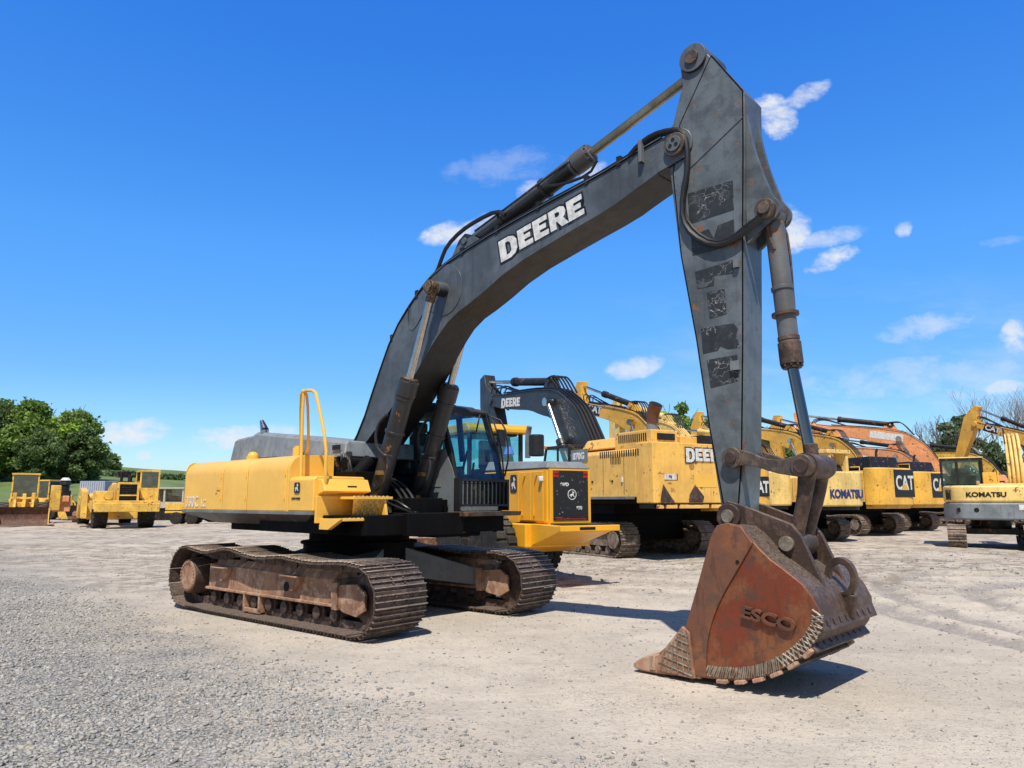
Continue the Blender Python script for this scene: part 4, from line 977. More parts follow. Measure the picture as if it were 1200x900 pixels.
    def ta(p):
        x, z = (p[0] - 5.73) * bs_, (p[1] - 5.28) * bs_; x, z = x * math.cos(fold) - z * math.sin(fold), x * math.sin(fold) + z * math.cos(fold); return (x + Tp[0], z + Tp[1])
    low = low or 1.45
    asc = (Tp[1] - 1.0) / (bs_ * 4.3)
    sh = [(5.78, 6.36), (5.82, 5.92), (5.56, 5.42), (5.55, 5.2), (5.66, 5.0)] + [(5.87, 5.0 - 1.85 * asc), (6.07, 5.0 - 3.5 * asc), (6.27, 5.0 - 3.5 * asc), (6.38, 5.0 - 1.9 * asc), (6.48, 4.9), (6.5, 5.5), (6.1, 6.38)]
    m = MB(); m.xz([ta(p) for p in sh], -hb * .82, hb * .82); m.cyl((Tp[0], -hb - .06, Tp[1]), (Tp[0], hb + .06, Tp[1]), .15 * bs_, n=20); AR = m.build('arm', boomcol, E_, bevel=.02)
    ae = ta((5.95, 6.19))
    def sram(a, g, p, y0, r, rr, m1, m2):
        k = MB(); k.cyl((a[0], y0, a[1]), (g[0], y0, g[1]), r, n=16); d = Vector((p[0] - a[0], p[1] - a[1])).normalized(); k.cyl((g[0] - d.x * .22, y0, g[1] - d.y * .22), (g[0], y0, g[1]), r * 1.2, n=16); k.cyl((a[0], y0 - r, a[1]), (a[0], y0 + r, a[1]), r * 1.1, n=16)
        return k, (g, p, y0, rr, m2, m1)
    def emit(nm, res):
        k, (g, p, y0, rr, m2, m1) = res; o = k.build(nm, m1, E_); k = MB(); k.cyl((g[0], y0, g[1]), (p[0], y0, p[1]), rr, n=14); k.cyl((p[0], y0 - rr * 2, p[1]), (p[0], y0 + rr * 2, p[1]), rr * 2, n=14); k.build('rod', m2, o)
    dk = rodmat or (DARK if boomcol is not PALEY else PALEY)
    fa = tf((2.4, 5.12)); g_ = (fa[0] + (ae[0] - fa[0]) * .56, fa[1] + (ae[1] - fa[1]) * .56)
    emit('arm_cylinder', sram(fa, g_, ae, 0, .12 * bs_, .055 * bs_, dk, CHROME))
    m = MB(); m.xz([tf((2.1, 4.8)), tf((2.8, 4.95)), tf((2.5, 5.25)), tf((2.3, 5.2))], -.15, .15); m.cyl((fa[0], -.2, fa[1]), (fa[0], .2, fa[1]), .07); m.build('cylinder_lug', boomcol, BM)
    bl_ = (.95 * bs_, z0 + .2); bp_ = tf((2.08, 4.42)); gg = (bl_[0] + (bp_[0] - bl_[0]) * .58, bl_[1] + (bp_[1] - bl_[1]) * .58)
    for sd in (-1, 1): emit('boom_cylinder', sram(bl_, gg, bp_, sd * (hb + .17 * bs_), .12 * bs_, .06 * bs_, boomcol if boomcol is not GREY else DARK, CHROME))
    m = MB()
    for k in range(4):
        yy = (-.18 + .12 * k) * bs_; c0 = tf((4.3, 5.2)); c1 = tf((5.5, 5.75)); c2 = ta((6.0, 5.6)); c3 = ta((5.62, 4.9))
        m.tube([(c0[0], yy, c0[1] + .1), (c1[0], yy * 1.2, c1[1] + .1 * (k % 2)), (c2[0] - .35, yy * 1.5 - .1, c2[1] - .1), (c3[0], -hb - .05, c3[1])], .024 * bs_, 6, 2)
        c4 = tf((2.9, 5.02)); c5 = (fa[0] - .3 * bs_, fa[1] + .08 * bs_); c6 = tf((1.5, 4.55))
        m.tube([(c6[0], yy, c6[1] + .06), (c5[0] - .3, yy, c5[1]), (c5[0] + .15, yy, c5[1] + .06), (fa[0] + .3, yy * .4, fa[1] + .12)], .026 * bs_, 6, 2)
    m.build('hose', HOSE, BM)
    # bucket curled on the ground at the end of the arm
    be = ta((6.17, 5.0 - 3.45 * asc)); bz = be[1]
    pr = smoothpts([(be[0] - .1, bz), (be[0] + .35, bz), (be[0] + .75, bz - .35), (be[0] + .8, bz - .8), (be[0] + .4, bz - 1.05), (be[0] - .5, bz - 1.05)], 1)
    m = MB(); pr = [(x, max(.03, z)) for x, z in pr]; m.xz(pr + [(be[0] - .4, max(.1, bz - .95))], -.7 * s, .7 * s); BKT = m.build('bucket', RUSTD, E_, bevel=.03)
    if boomtext:
        bt, hgt, cm, pl_, px0 = boomtext
        for sd in (1,):
            o0 = tf((px0, 4.62 + (px0 - 3) * .19)); a = R(tilt + 10.5)
            # on the left face the writing runs towards the foot
            M_ = frame((o0[0], sd * (hb + .008), o0[1]), (-math.cos(a), 0, -math.sin(a)), (-math.sin(a), 0, math.cos(a)))
            if pl_:
                M2 = M_.copy(); M2.translation -= M_.col[2].xyz * .004
                k = MB(M2); w_ = hgt * len(bt) * .92; k.xy([(-.35 * hgt, -.4 * hgt), (w_, -.4 * hgt), (w_ + .2 * hgt, 1.45 * hgt), (-.15 * hgt, 1.45 * hgt)], -.003, .0); k.build('decal_panel', BLKD, BM)
            text(bt, hgt, M_, 'lettering', cm, BM, offset=.02, wide=1.1)
    return E_, W, B_, L_, BM, tf, C_

# 1: big yellow machine with the black boom
E1, W1, B1, L1, BM1, tf1, C1 = bg_excavator((3.3, 23.9), 30, 1.12, BIGY, 'big yellow excavator with black boom and flat lettered counterweight, behind the grader', boomcol=BOOMK, tilt=-6, armtilt=-20, hood=(.32, BIGY), wid=1.75, tail=3.9,
    z0=1.5, z1=3.14, trk=1.4, cabz=3.32, boomscale=1.28, spec='flat', exhaust=False)
m = MB(); x_ = -3.902
glyphs('DEERE', .34, frame((x_ - .012, .62, 2.66), (0, -1, 0), (0, 0, 1)), 'lettering_outline', BLKD, W1, offset=.035, first=1.12)
glyphs('DEERE', .34, frame((x_ - .018, .62, 2.66), (0, -1, 0), (0, 0, 1)), 'lettering', WHT, W1, offset=.004, first=1.12)
m = MB(); m.box(x_ - .012, x_, .98, 1.40, 1.86 + .28, 2.0 + .28); q_ = m.build('decal_panel', WHT, W1); m = MB(); m.box(x_ - .014, x_, .94, .98, 2.14, 2.30); m.build('decal_edge', RED, q_)
text('PSI', .07, frame((x_ - .014, 1.26, 2.18), (0, -1, 0), (0, 0, 1)), 'lettering', BLUED, q_, offset=.004)
m = MB(); m.box(x_ - .006, x_, -.5, .35, 1.95, 2.3); m.build('fresh_paint_patch', YEL, W1)
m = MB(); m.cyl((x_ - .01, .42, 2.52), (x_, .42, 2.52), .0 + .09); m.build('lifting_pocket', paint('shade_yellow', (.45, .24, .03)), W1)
for a in ((1.55, 1.3, 1.43), (.55, .1, .3)):
    m = MB(); m.add([(x_ - .006, a[0] + .02, 1.53), (x_ - .006, a[0] - .50, 1.53), (x_ - .006, a[1] - .1, 1.70), (x_ - .006, a[2] + .02, 2.02), (x_ - .006, a[0] - .02, 1.75)], [(0, 1, 2, 3, 4)]); m.build('rust_patch', RUSTD, W1)
m = MB()
for y0, y1 in ((1.62, 1.42), (1.32, .95), (.85, -.2), (-.3, -1.2)): m.box(x_ + .02, x_ + .10, y1, y0, 1.38, 1.48)
m.build('tail_plate', BIGY, W1, bevel=.01)
m = MB(); m.box(-3.1, -.9, 1.752, 2.05, 1.62, 1.70); m.build('side_step', SKIRT, E1, bevel=.01)
m = MB(); m.box(-3.6, -2.0, .6, 1.55, 3.02, 3.5); m.box(-3.6, -2.3, -.9, .5, 3.02, 3.36); HB1 = m.build('air_intake_box', BIGY, E1, bevel=.03)
m = MB(); m.box(-3.65, -3.601, .75, 1.35, 3.22, 3.40)
for k in range(14): m.box(-3.4 + k * .09, -3.35 + k * .09, 1.552, 1.556, 3.2, 3.42)
for k in range(18): m.box(-3.3 + k * .1, -3.25 + k * .1, 1.752, 1.757, 2.80, 2.98)
m.build('grille_slot', DARK, HB1)
m = MB(); m.box(-3.7, -3.2, -1.4, -.1, 3.14, 3.40); m.build('deck_box', DARK, E1, bevel=.02)
m = MB(); m.tube([(-2.3, .4, 3.3), (-2.3, .4, 3.9), (-2.35, .4, 4.15), (-2.5, .4, 4.35)], [.16, .16, .17, .19], 18, 1); EXH = m.build('exhaust_pipe', SKIRT, E1)
m = MB(); m.tube([(-2.32, .4, 3.85), (-2.36, .4, 4.12), (-2.51, .4, 4.37)], [.175, .185, .205], 18, 1); m.build('exhaust_tip', RUSTB, EXH); m = MB(); m.cyl((-2.505, .4, 4.36), (-2.52, .4, 4.385), .18, n=20); m.build('exhaust_opening', HOLE, EXH)
m = MB(); m.box(-.95, -.1, 1.752, 1.77, 2.74, 3.12); DP = m.build('model_plate', HOODG, E1)
text('870G', .19, frame((-.20, 1.776, 2.83), (-1, 0, 0), (0, 0, 1)), 'lettering', WHT, DP, offset=.014)
q0 = tf1((5.0, 4.92)); a_ = R(-6 + 10.5)
Mq = frame((q0[0], .25 * 1.28 + .012, q0[1]), (-math.cos(a_), 0, -math.sin(a_)), (-math.sin(a_), 0, math.cos(a_)))
glyphs('DEERE', .34, Mq, 'lettering', WHT, BM1, offset=.004, first=1.12)
m = MB(); m.box(1.35, 1.5, 2.0 - .5, 2.0 - .1, 3.26, 3.34); m.box(1.35, 1.5, .9, 1.1, 3.26, 3.34); m.build('amber_lamp', AMB, C1, bevel=.01)
m = MB(); m.box(-2.6, -2.55, 1.752, 1.79, 2.1, 2.24); m.build('work_lamp', WHT, E1)

# 2..: neighbours
E2, W2, *_r2 = bg_excavator((6.0, 27.2), 30, 1.0, CATY, 'yellow excavator directly right of the big flat counterweight, black panel at its tail corner', tilt=3, boomtext=('CAT', .30, WHT, True, 5.15), z0=1.38, z1=2.66, hood=(.35, DARK), boomscale=1.0)
m = MB(); m.box(-3.318, -3.25, -1.02, -.1, 1.72, 2.38); q_ = m.build('decal_panel', BLKD, W2, bevel=.03); rear_text('CAT', .36, -.17, 1.86, -3.321, WHT, q_, .78, .02)
E3, W3, *_r3 = bg_excavator((8.26, 31.3), 29, 1.0, PALEY, 'yellow excavator with dark boom lettering, its tail showing only beside the bucket link', tilt=1, boomtext=('KOMATSU', .26, BLKD, False, 4.6), z0=1.38, z1=2.7, hood=(.3, DARK), boomscale=1.02)
E4, W4, *_r4 = bg_excavator((11.4, 32.1), 28, 1.0, PALEY, 'pale yellow excavator with blue lettering on a scraped tail', tilt=-8, z0=1.35, z1=2.72, hood=(.3, DARK), boomscale=.95)
rear_text('KOMATSU', .31, .86, 1.70, -3.312, BLUED, W4, .92, .022)
m = MB()
for yy in (.15, -.85): m.box(-2.9, -2.3, yy, yy + .14, 2.7, 3.5)
m.box(-2.95, -2.25, -.95, .4, 3.45, 3.6); m.build('tail_frame', PALEY, E4, bevel=.02)
E5, W5, *_r5 = bg_excavator((16.35, 37.6), 28, 1.05, CATY, 'yellow excavator with a black lettered tail panel, left one of two such tails', tilt=0, boomtext=('CAT', .34, WHT, True, 5.3), z0=1.35, z1=3.1, hood=(.55, DARK), boomscale=1.1)
E6, W6, *_r6 = bg_excavator((20.7, 42.3), 28, 1.05, CATY, 'yellow excavator whose black lettered tail panel touches the small cab', tilt=0, z0=1.35, z1=3.1, hood=(.55, DARK), boomscale=1.15)
for W_ in (W5, W6):
    m = MB(); m.add([(-3.345, -.25, 1.9), (-3.335, -.35, 3.06), (-3.07, -1.30, 3.06), (-3.07, -1.32, 1.75), (-3.31, -.60, 1.75)], [(0, 1, 2, 3, 4)])
    m = MB(); m.box(-3.325, -3.2, -1.14, .30, 1.75, 3.02); q_ = m.build('decal_panel', BLKD, W_, bevel=.03); rear_text('CAT', .62, .22, 2.12, -3.33, WHT, q_, .74, .022)
    m = MB(); m.add([(-3.338, -.12, 2.08), (-3.338, -.68, 2.08), (-3.338, -.40, 2.40)], [(0, 1, 2)]); m.build('triangle_mark', CATY, q_)
bg_excavator((15.3, 41.5), 30, 1.0, CATY, 'yellow excavator with plain boom rising behind the pale yellow tail frame', tilt=2, z0=1.35, z1=2.8, hood=(.45, DARK), boomscale=1.12)
bg_excavator((28.2, 49.5), 32, 1.0, ORNG, 'second faded orange excavator, lower boom just above the black panelled tails', tilt=-3, armtilt=-20, z0=1.35, z1=2.8, hood=(.4, DARK), boomscale=1.1)
E7, W7, _, _, BM7, tf7, _ = bg_excavator((31.2, 52), 55, 1.15, ORNG, 'faded orange excavator with long raised boom and a white strip on it', tilt=-2, armtilt=-30, z0=1.4, z1=2.9, hood=(.4, ORNG), boomscale=1.6)
p0, p1 = tf7((1.95, 4.28)), tf7((3.3, 4.60)); m = MB(); m.xz([p0, p1, (p1[0] - .06, p1[1] + .5), (p0[0] - .06, p0[1] + .5)], .403, .409); m.build('white_strip', WHT, BM7)
bg_excavator((36.5, 54), 34, 1.1, OLDY, 'old yellow excavator with long low boom behind the small cab', tilt=-7, z0=1.4, z1=2.6, boomscale=1.2)
bg_excavator((36.8, 48.5), 27, 1.1, CATY, 'far right yellow excavator, arm head highest against the bare trees', tilt=9, armtilt=12, boomtext=('CAT', .34, WHT, True, 5.1), z0=1.4, z1=2.8, boomscale=1.2)

# 10: short tail machine at the right edge
EK = empty('excavator', (16.82, 26.5, 0), R(90 - 30), 'short tail yellow excavator at the right edge with dark lower counterweight', 'excavator', 'excavators parked in a row')
for sd in (-1, 1): bg_track(EK, sd * 1.08, 1.5, .40, .55, .8, TRK2, TRK2)
m = MB(); m.cyl((0, 0, .5), (0, 0, .95), .6, n=24); m.box(-.8, .8, -1.1, 1.1, .45, .65); m.build('centre_frame', DARK, EK, bevel=.02)
pts = [(-1.75 + .75 * abs((-1.4 + 2.8 * i / 16) / 1.4) ** 6, -1.4 + 2.8 * i / 16) for i in range(17)] + [(1.3, 1.4), (1.3, -1.4)]
m = MB(); m.xy(pts, .95, 1.52); WK = m.build('counterweight', HOODG, EK, bevel=.07, seg=3)
m = MB(); m.xy([(x + .02, y * .99) for x, y in pts], 1.52, 2.10); BKY = m.build('house', PALEY, EK, bevel=.09, seg=3)
m = MB()
for yy in (.95, .45): m.cyl((-1.76 + .75 * abs(yy / 1.4) ** 6, yy, 1.28), (-1.6, yy, 1.28), .075, n=18)
m.build('tail_recess', HOLE, WK)
m = MB(); m.box(-1.73, -1.6, -1.0, -.35, 1.28, 1.46); m.build('white_patch', WHT, WK)
text('KOMATSU', .15, frame((-1.742, .72, 1.72), (0, -1, 0), (0, 0, 1)), 'lettering', BLKD, BKY, offset=.008, wide=1.15)
m = MB(); 
for k in range(5): m.box(-1.6 + .05 * k + .03, -1.2, 1.28 - .06 * k, 1.31 - .06 * k, 1.62, 1.95)
m.build('vent_slot', DARK, BKY)
m = MB(); m.box(-1.0, .6, -1.0, .3, 2.10, 2.16); m.build('engine_hood', PALEY, EK, bevel=.03)
m = MB(); m.box(-.45, 1.3, .1, 1.42, 3.0, 3.08)
for x in (-.45, .35, 1.22):
    for y in (.1, .85, 1.34): m.box(x, x + .08, y, y + .08, 2.0, 3.0)
m.box(-.45, 1.3, .1, 1.42, 1.9, 2.12)
CK = m.build('cab', DARK, EK, bevel=.015)
m = MB(); m.box(-.46, 1.32, .08, 1.44, 3.08, 3.12); m.build('cab_roof', PALEY, CK, bevel=.01)
m = MB(); m.box(-.42, -.41, .2, .85, 2.15, 3.0); m.box(-.42, -.41, .93, 1.34, 2.15, 3.0); m.box(-.37, 1.2, .13, .135, 2.15, 3.0); m.box(-.37, 1.2, 1.38, 1.385, 2.15, 3.0); m.build('window', GLS, CK)
m = MB(); m.box(.7, 1.15, .3, 1.3, 2.12, 2.5); m.build('dark_cab_box', SEAT, CK, bevel=.03)  # dark box put in low so the cab interior reads dark
m = MB(); m.box(.1, .6, .6, 1.1, 2.0, 2.2); m.box(0, .12, .62, 1.08, 2.2, 2.75); m.build('operator_seat', SEAT, CK, bevel=.03)
m = MB(); m.xz([(.9, 1.6), (.7, 2.4), (1.2, 3.7), (1.5, 4.0), (1.7, 3.9), (1.5, 3.0), (1.3, 1.6)], -1.15, -.75); BK_ = m.build('boom', PALEY, EK, bevel=.03)
for k in range(4):
    m = MB(); yy = -.72 - k * .13; m.tube([(.8, yy, 2.05), (.55, yy, 2.6), (.85, yy, 3.5), (1.15, yy, 3.95), (1.5, yy, 4.0)], .05, 8, 2); m.build('boom_pipe', PALEY, BK_)
m = MB(); m.tube([(.9, -.7, 3.6), (.8, -.66, 4.1), (1.2, -.7, 4.25), (1.5, -.75, 4.0)], .02, 6, 2); m.build('hose', HOSE, BK_)
m = MB(); m.box(-.9, -.4, -.25, .15, 2.1, 2.55); m.tube([(-.8, -.3, 2.1), (-.8, -.3, 2.6), (-.3, -.3, 2.6), (-.3, -.3, 2.1)], .025, 6); m.build('air_cleaner', CATY, EK, bevel=.05)

# ------------------------------------------------------------------ motor grader, seen from its tail
GR = empty('motor_grader', (1.10, 14.3, 0), R(120), 'bright yellow motor grader with dark tail grille, behind the front excavator cab', 'grader')
m = MB(); m.yz([(-.5, 1.15), (-.5, 2.20), (.5, 2.20), (.5, 1.15)], .03, 2.55); H_ = m.build('engine_cover', YEL2, GR, bevel=.04)
m = MB(); m.add([(.0, -.52, 2.19), (2.5, -.52, 2.22), (2.5, .52, 2.22), (0, .52, 2.19), (.12, -.40, 2.33), (2.5, -.42, 2.42), (2.5, .42, 2.42), (.12, .40, 2.33)], [(0, 3, 2, 1), (4, 5, 6, 7), (0, 1, 5, 4), (1, 2, 6, 5), (2, 3, 7, 6), (3, 0, 4, 7)])
m.build('hood', HOODG, GR, bevel=.03)
m = MB(); m.box(-.03, .03, -.47, .47, 1.16, 2.18); m.box(-.02, .02, -.5, .5, 1.13, 1.16); RG = m.build('tail_frame', YEL2, GR, bevel=.01)
GRL = bpy.data.materials.new('perforated_grille'); GRL.use_nodes = True
_t = NT(GRL.node_tree); _b = _t.n['Principled BSDF']; _tc = _t.new('ShaderNodeTexCoord').outputs['Object']
_v = _t.new('ShaderNodeTexVoronoi', ins={'Vector': _tc, 'Scale': 14.0}); _n = _t.noise(_tc, 9, 6, .75)
_t.l.new(_t.mix(_t.math('MULTIPLY', _t.ramp(_v.outputs['Distance'], .35, .1), _t.ramp(_n, .55, .7)), (.012, .012, .014), (.36, .38, .40)), _b.inputs['Base Color'])
m = MB(); m.box(-.045, -.031, -.40, .40, 1.22, 2.15); GP = m.build('tail_grille', GRL, RG, bevel=.004)
for yy in (.28, -.38):
    for zz in (2.02, 2.09):
        m = MB(); m.box(-.056, -.046, yy, yy + .10 + (.03 if yy > 0 else 0), zz, zz + .05); m.build('tail_lamp', RED, RG, bevel=.003)
m = MB(); m.box(-.05, -.046, -.34, .34, 1.235, 1.25); m.box(-.05, -.046, .2, .36, 1.26, 1.28); m.build('reflector_strip', RED, RG)
def disc_emblem(M, r, parent):
    k = MB(M); k.ring((0, 0, 0), (0, 0, .004), r, r * .86, 24); q = k.build('emblem_ring', WHT, parent); k = MB(M); k.xy([((x - .5) * r * 1.3, (y - .5) * r * 1.25) for x, y in DEER], .001, .006); k.build('leaping_deer_emblem', WHT, q)
disc_emblem(frame((-.048, -.02, 1.70), (0, -1, 0), (0, 0, 1)), .10, GP)
text('870', .06, frame((-.048, -.12, 1.42), (0, -1, 0), (0, 0, 1)), 'lettering', WHT, GP, offset=.004); text('6WD', .06, frame((-.048, .25, 1.86), (0, -1, 0), (0, 0, 1)), 'lettering', WHT, GP, offset=.004)
badge(frame((1.34, .535, 1.74), (-1, 0, 0), (0, 0, 1)), .26, .36, H_, BLKD, WHT, 'emblem_plate')
for x0 in (.13, .57):
    m = MB(); m.box(x0, x0 + .42, .5, .525, 1.2, 2.14); q_ = m.build('side_door', YEL2, GR, bevel=.012)
    k = MB(); k.tube([(x0 + .3, .54, 1.3), (x0 + .3, .54, 1.9), (x0 + .2, .54, 2.08)], .014, 6); k.build('door_rib', YEL2, q_)
m = MB(); m.box(.16, .2, .505, .512, 1.5, 1.62); m.build('vent_slot', HOLE, GR)
m = MB(); m.xz([(1.02, 1.16), (2.6, .95), (2.6, 2.16), (1.02, 2.16), (1.02, 1.75), (1.02, 1.5)], .5, .53); m.build('side_panel', YEL2, GR, bevel=.01)
m = MB(); m.box(.12, .2, .5, .6, 1.94, 2.04); m.build('work_lamp', WHT, GR, bevel=.02)
m = MB(); m.xz([(-.55, 1.02), (-.55, 1.13), (.2, 1.15), (1.7, 1.15), (1.7, .62), (.7, .60), (.45, .72)], -.55, .62); m.box(-.60, -.53, -.72, .62, 1.03, 1.14); BP_ = m.build('tail_bumper', YEL2, GR, bevel=.015)
m = MB(); m.box(-.54, .1, -.5, .45, 1.14, 1.16); m.build('bumper_top', DARK, BP_); m = MB(); m.box(-.605, -.60, -.15, .2, 1.06, 1.11); m.build('recess', HOLE, BP_)
m = MB(); m.box(.4, 3.6, -.75, .75, .7, 1.15); m.build('rear_frame', YEL2, GR, bevel=.03)
def wheel(parent, x, y, r, w, mt, rimm, side=1, treads=22, sub='rim'):
    k = MB(); k.lathe([(-w / 2, r * .58), (-w / 2, r * .86), (-w * .42, r * .96), (w * .42, r * .96), (w / 2, r * .86), (w / 2, r * .58)], (x, y, r), n=36)
    for i in range(treads):
        for sd in (-1, 1):
            a = 2 * PI * (i + (.5 if sd > 0 else 0)) / treads; t = Vector((-math.sin(a), 0, math.cos(a))); u = Vector((math.cos(a), 0, math.sin(a)))
            mm = Matrix((t, Vector((0, 1, 0)), u)).transposed().to_4x4(); mm.translation = Vector((x, y, r)) + u * r * .95; k.M = mm
            k.box(-r * .095, r * .095, sd * w * .03, sd * w * .5, -.03, r * .055)
            k.box(-r * .08, r * .08, sd * w * .44, sd * w * .505, -.16 * r, .0)
    k.M = Matrix(); T = k.build('tyre', mt, parent, bevel=.008, seg=1)
    k = MB(); k.lathe([(-w * .42, r * .3), (-w * .42, r * .58), (w * .42, r * .58), (w * .42, r * .5), (w * .2, r * .3), (w * .2, r * .12)] if side > 0 else [(-w * .2, r * .12), (-w * .2, r * .3), (-w * .42, r * .5), (-w * .42, r * .58), (w * .42, r * .58), (w * .42, r * .3)], (x, y, r), n=28); k.build(sub, rimm, T)
    return T
for yy in (-.80, .98):
    for xx in ((2.4, 3.9) if yy < 0 else (1.3, 2.85)): wheel(GR, xx, yy, .66, .42, TYRE, YEL2, 1 if yy > 0 else -1)
for yy in (-1.0, 1.0): wheel(GR, 8.6, yy, .68, .42, TYRE, YEL2, 1 if yy > 0 else -1)
m = MB(); m.xz([(3.4, 1.0), (4.6, 1.3), (8.9, 1.6), (8.9, 1.95), (4.6, 1.85), (3.4, 1.6)], -.2, .2); m.box(8.4, 8.8, -.95, .95, .6, .8); m.build('front_frame', YEL2, GR, bevel=.03)
m = MB(); m.xz([(5.2, .1), (5.35, .12), (5.45, .4), (5.35, .7), (5.25, .68), (5.33, .4)], -1.8, 1.8); m.build('blade', RUSTF, GR)
m = MB(); m.box(2.9, 4.3, -.72, .72, 1.25, 2.0); m.box(3.0, 4.2, -.6, .6, 3.05, 3.12)
for x in (2.9, 4.2):
    for y in (-.7, .62): m.box(x, x + .1, y, y + .08, 1.9, 3.1)
GC = m.build('cab', DARK, GR, bevel=.015)
m = MB(); m.xz([(2.7, 3.1), (2.7, 3.2), (2.85, 3.3), (4.2, 3.3), (4.45, 3.18), (4.45, 3.1)], -.82, .82); m.build('cab_roof', YEL2, GC, bevel=.03)
m = MB(); m.box(2.93, 2.935, -.62, .62, 1.95, 3.05); m.box(3.0, 4.2, -.66, -.655, 1.95, 3.05); m.box(3.0, 4.2, .66, .665, 1.95, 3.05); m.box(4.24, 4.245, -.62, .62, 1.95, 3.05); m.build('window', GLS, GC)
m = MB(); m.box(3.2, 3.7, -.3, .3, 2.0, 2.3); m.box(3.15, 3.28, -.28, .28, 2.3, 2.95); m.build('operator_seat', SEAT, GC, bevel=.04)
m = MB(); m.tube([(2.0, -.28, 2.5), (2.0, -.28, 3.0), (1.92, -.28, 3.18)], .06, 14, 1); m.build('exhaust_pipe', SKIRT, GR)
m = MB(); m.cyl((1.35, -.1, 2.5), (1.35, -.1, 2.95), .16, n=20); m.build('precleaner', BLK, GR, bevel=.03)
m = MB(); m.cyl((1.9, .25, 2.55), (1.9, .25, 2.72), .12, .06, n=20); m.build('intake_cap', plain('blue_cap', (.10, .22, .65), .3), GR, bevel=.01)

# ------------------------------------------------------------------ machines on the left
def bucket_loader(loc, yaw, label):
    L = empty('wheel_loader', (loc[0], loc[1], 0), yaw, label, 'loader')
    for x in (-1.5, 1.5):
        for y in (-1.05, 1.05): wheel(L, x, y, .75, .5, TYRE, OLDY, 1 if y > 0 else -1, 18)
    m = MB(); m.box(-3.0, -.6, -.8, .8, 1.0, 2.1); m.box(-3.1, -2.9, -1.0, 1.0, .8, 1.5); m.build('engine_cover', OLDY, L, bevel=.06)
    m = MB(); m.box(-.7, .3, -.85, .85, 1.0, 1.7); m.box(.3, 1.9, -.5, .5, .8, 1.5); m.box(1.3, 1.9, -.62, -.4, 1.1, 2.1); m.box(1.3, 1.9, .4, .62, 1.1, 2.1); m.build('frame', OLDY, L, bevel=.04)
    m = MB(); m.box(-.75, .65, -.8, .8, 3.28, 3.40); m.box(-.7, .6, -.75, .75, 1.7, 1.85)
    for x in (-.7, .5):
        for y in (-.76, .68): m.box(x, x + .09, y, y + .09, 1.8, 3.3)
    C = m.build('cab', OLDY, L, bevel=.02)
    m = MB(); m.box(.56, .565, -.66, .66, 1.9, 3.25); m.box(-.6, .5, -.73, -.725, 1.9, 3.25); m.box(-.6, .5, .725, .73, 1.9, 3.25); m.box(-.66, -.655, -.66, .66, 1.9, 3.25); m.build('window', GLD, C)
    m = MB(); m.box(-.4, .1, -.3, .3, 1.85, 2.2); m.box(-.5, -.36, -.28, .28, 2.2, 2.9); m.build('operator_seat', SEAT, C, bevel=.03)
    for y in (-.55, .43):
        m = MB(); m.xz([(1.2, 1.7), (1.3, 1.95), (2.2, 1.5), (2.66, .8), (2.66, .4), (2.5, .45), (1.9, 1.2)], y, y + .13); m.build('lift_arm', OLDY, L, bevel=.02)
        m = MB(); m.cyl((.9, y + .06, .9), (1.9, y + .06, 1.25), .07, n=14); m.build('lift_cylinder', OLDY, L)
    m = MB(); m.xz([(1.7, 1.5), (2.1, 2.05), (2.35, 2.0), (2.6, .9), (2.4, .9)], -.1, .1); m.cyl((1.2, 0, 1.5), (2.1, 0, 1.9), .09, n=14); m.box(2.45, 2.6, -1.0, 1.0, .62, .8); m.build('tilt_linkage', OLDY, L, bevel=.02)
    pr = smoothpts([(3.9, .06), (3.0, .05), (2.7, .3), (2.68, .8), (2.9, 1.15)], 1); pi = [(x + .05, z + .05) for x, z in pr]; pi[0] = (3.9, .08)
    m = MB(); m.xz(pr + pi[::-1], -1.42, 1.42)
    B = m.build('bucket', DARKRUST, L)
    for y in (-1.42, 1.38): m = MB(); m.xz(pr + [(3.3, 1.05)], y, y + .04); m.build('side_wall', OLDY, B)
    m = MB(); m.box(3.8, 3.95, -1.44, 1.44, .04, .09); m.build('cutting_edge', WORN, B)
    return L
DARKRUST = paint('bucket_paint', (.10, .04, .025), rough=.7, dirt=.4, rust=.1, dust=.1)
bucket_loader((-32.6, 50.2), R(-57), 'yellow wheel loader at the far left, dark bucket lowered towards the camera')
bucket_loader((-19.3, 22.3), R(180), 'second wheel loader just past the left edge, only its shadow showing')

SC_ = empty('motor_scraper', (-23.6, 45.6, 0), R(-56), 'yellow scraper tractor with square black radiator grille, cab beside it', 'scraper')
for y in (-1.25, 1.25): wheel(SC_, .6, y, .85, .75, TYRE, OLDY, 1 if y > 0 else -1, 18)
m = MB(); m.box(-.6, 2.2, -1.75, 1.75, 1.1, 1.6); m.box(2.0, 2.35, -1.7, 1.7, .95, 1.45); m.build('fender_frame', OLDY, SC_, bevel=.03)
m = MB(); m.box(-.4, 2.0, -.55, .55, 1.5, 2.62); H2 = m.build('engine_cover', OLDY, SC_, bevel=.04)
m = MB(); m.box(2.0, 2.08, -.58, -.46, 1.5, 2.66); m.box(2.0, 2.08, .46, .58, 1.5, 2.66); m.box(2.0, 2.08, -.46, .46, 2.54, 2.66); m.box(2.0, 2.08, -.46, .46, 1.86, 1.94); m.box(2.0, 2.08, -.46, .46, 1.48, 1.56); m.build('grille_frame', OLDY, H2, bevel=.01)
m = MB()
for k in range(5): m.box(2.01, 2.04, -.46, .46, 1.98 + k * .11, 2.05 + k * .11)
for k in range(2): m.box(2.01, 2.04, -.46, .46, 1.58 + k * .12, 1.66 + k * .12)
m.build('grille_bars', DARK, H2); m = MB(); m.box(2.0, 2.006, -.46, .46, 1.56, 2.54); m.build('grille_opening', HOLE, H2)
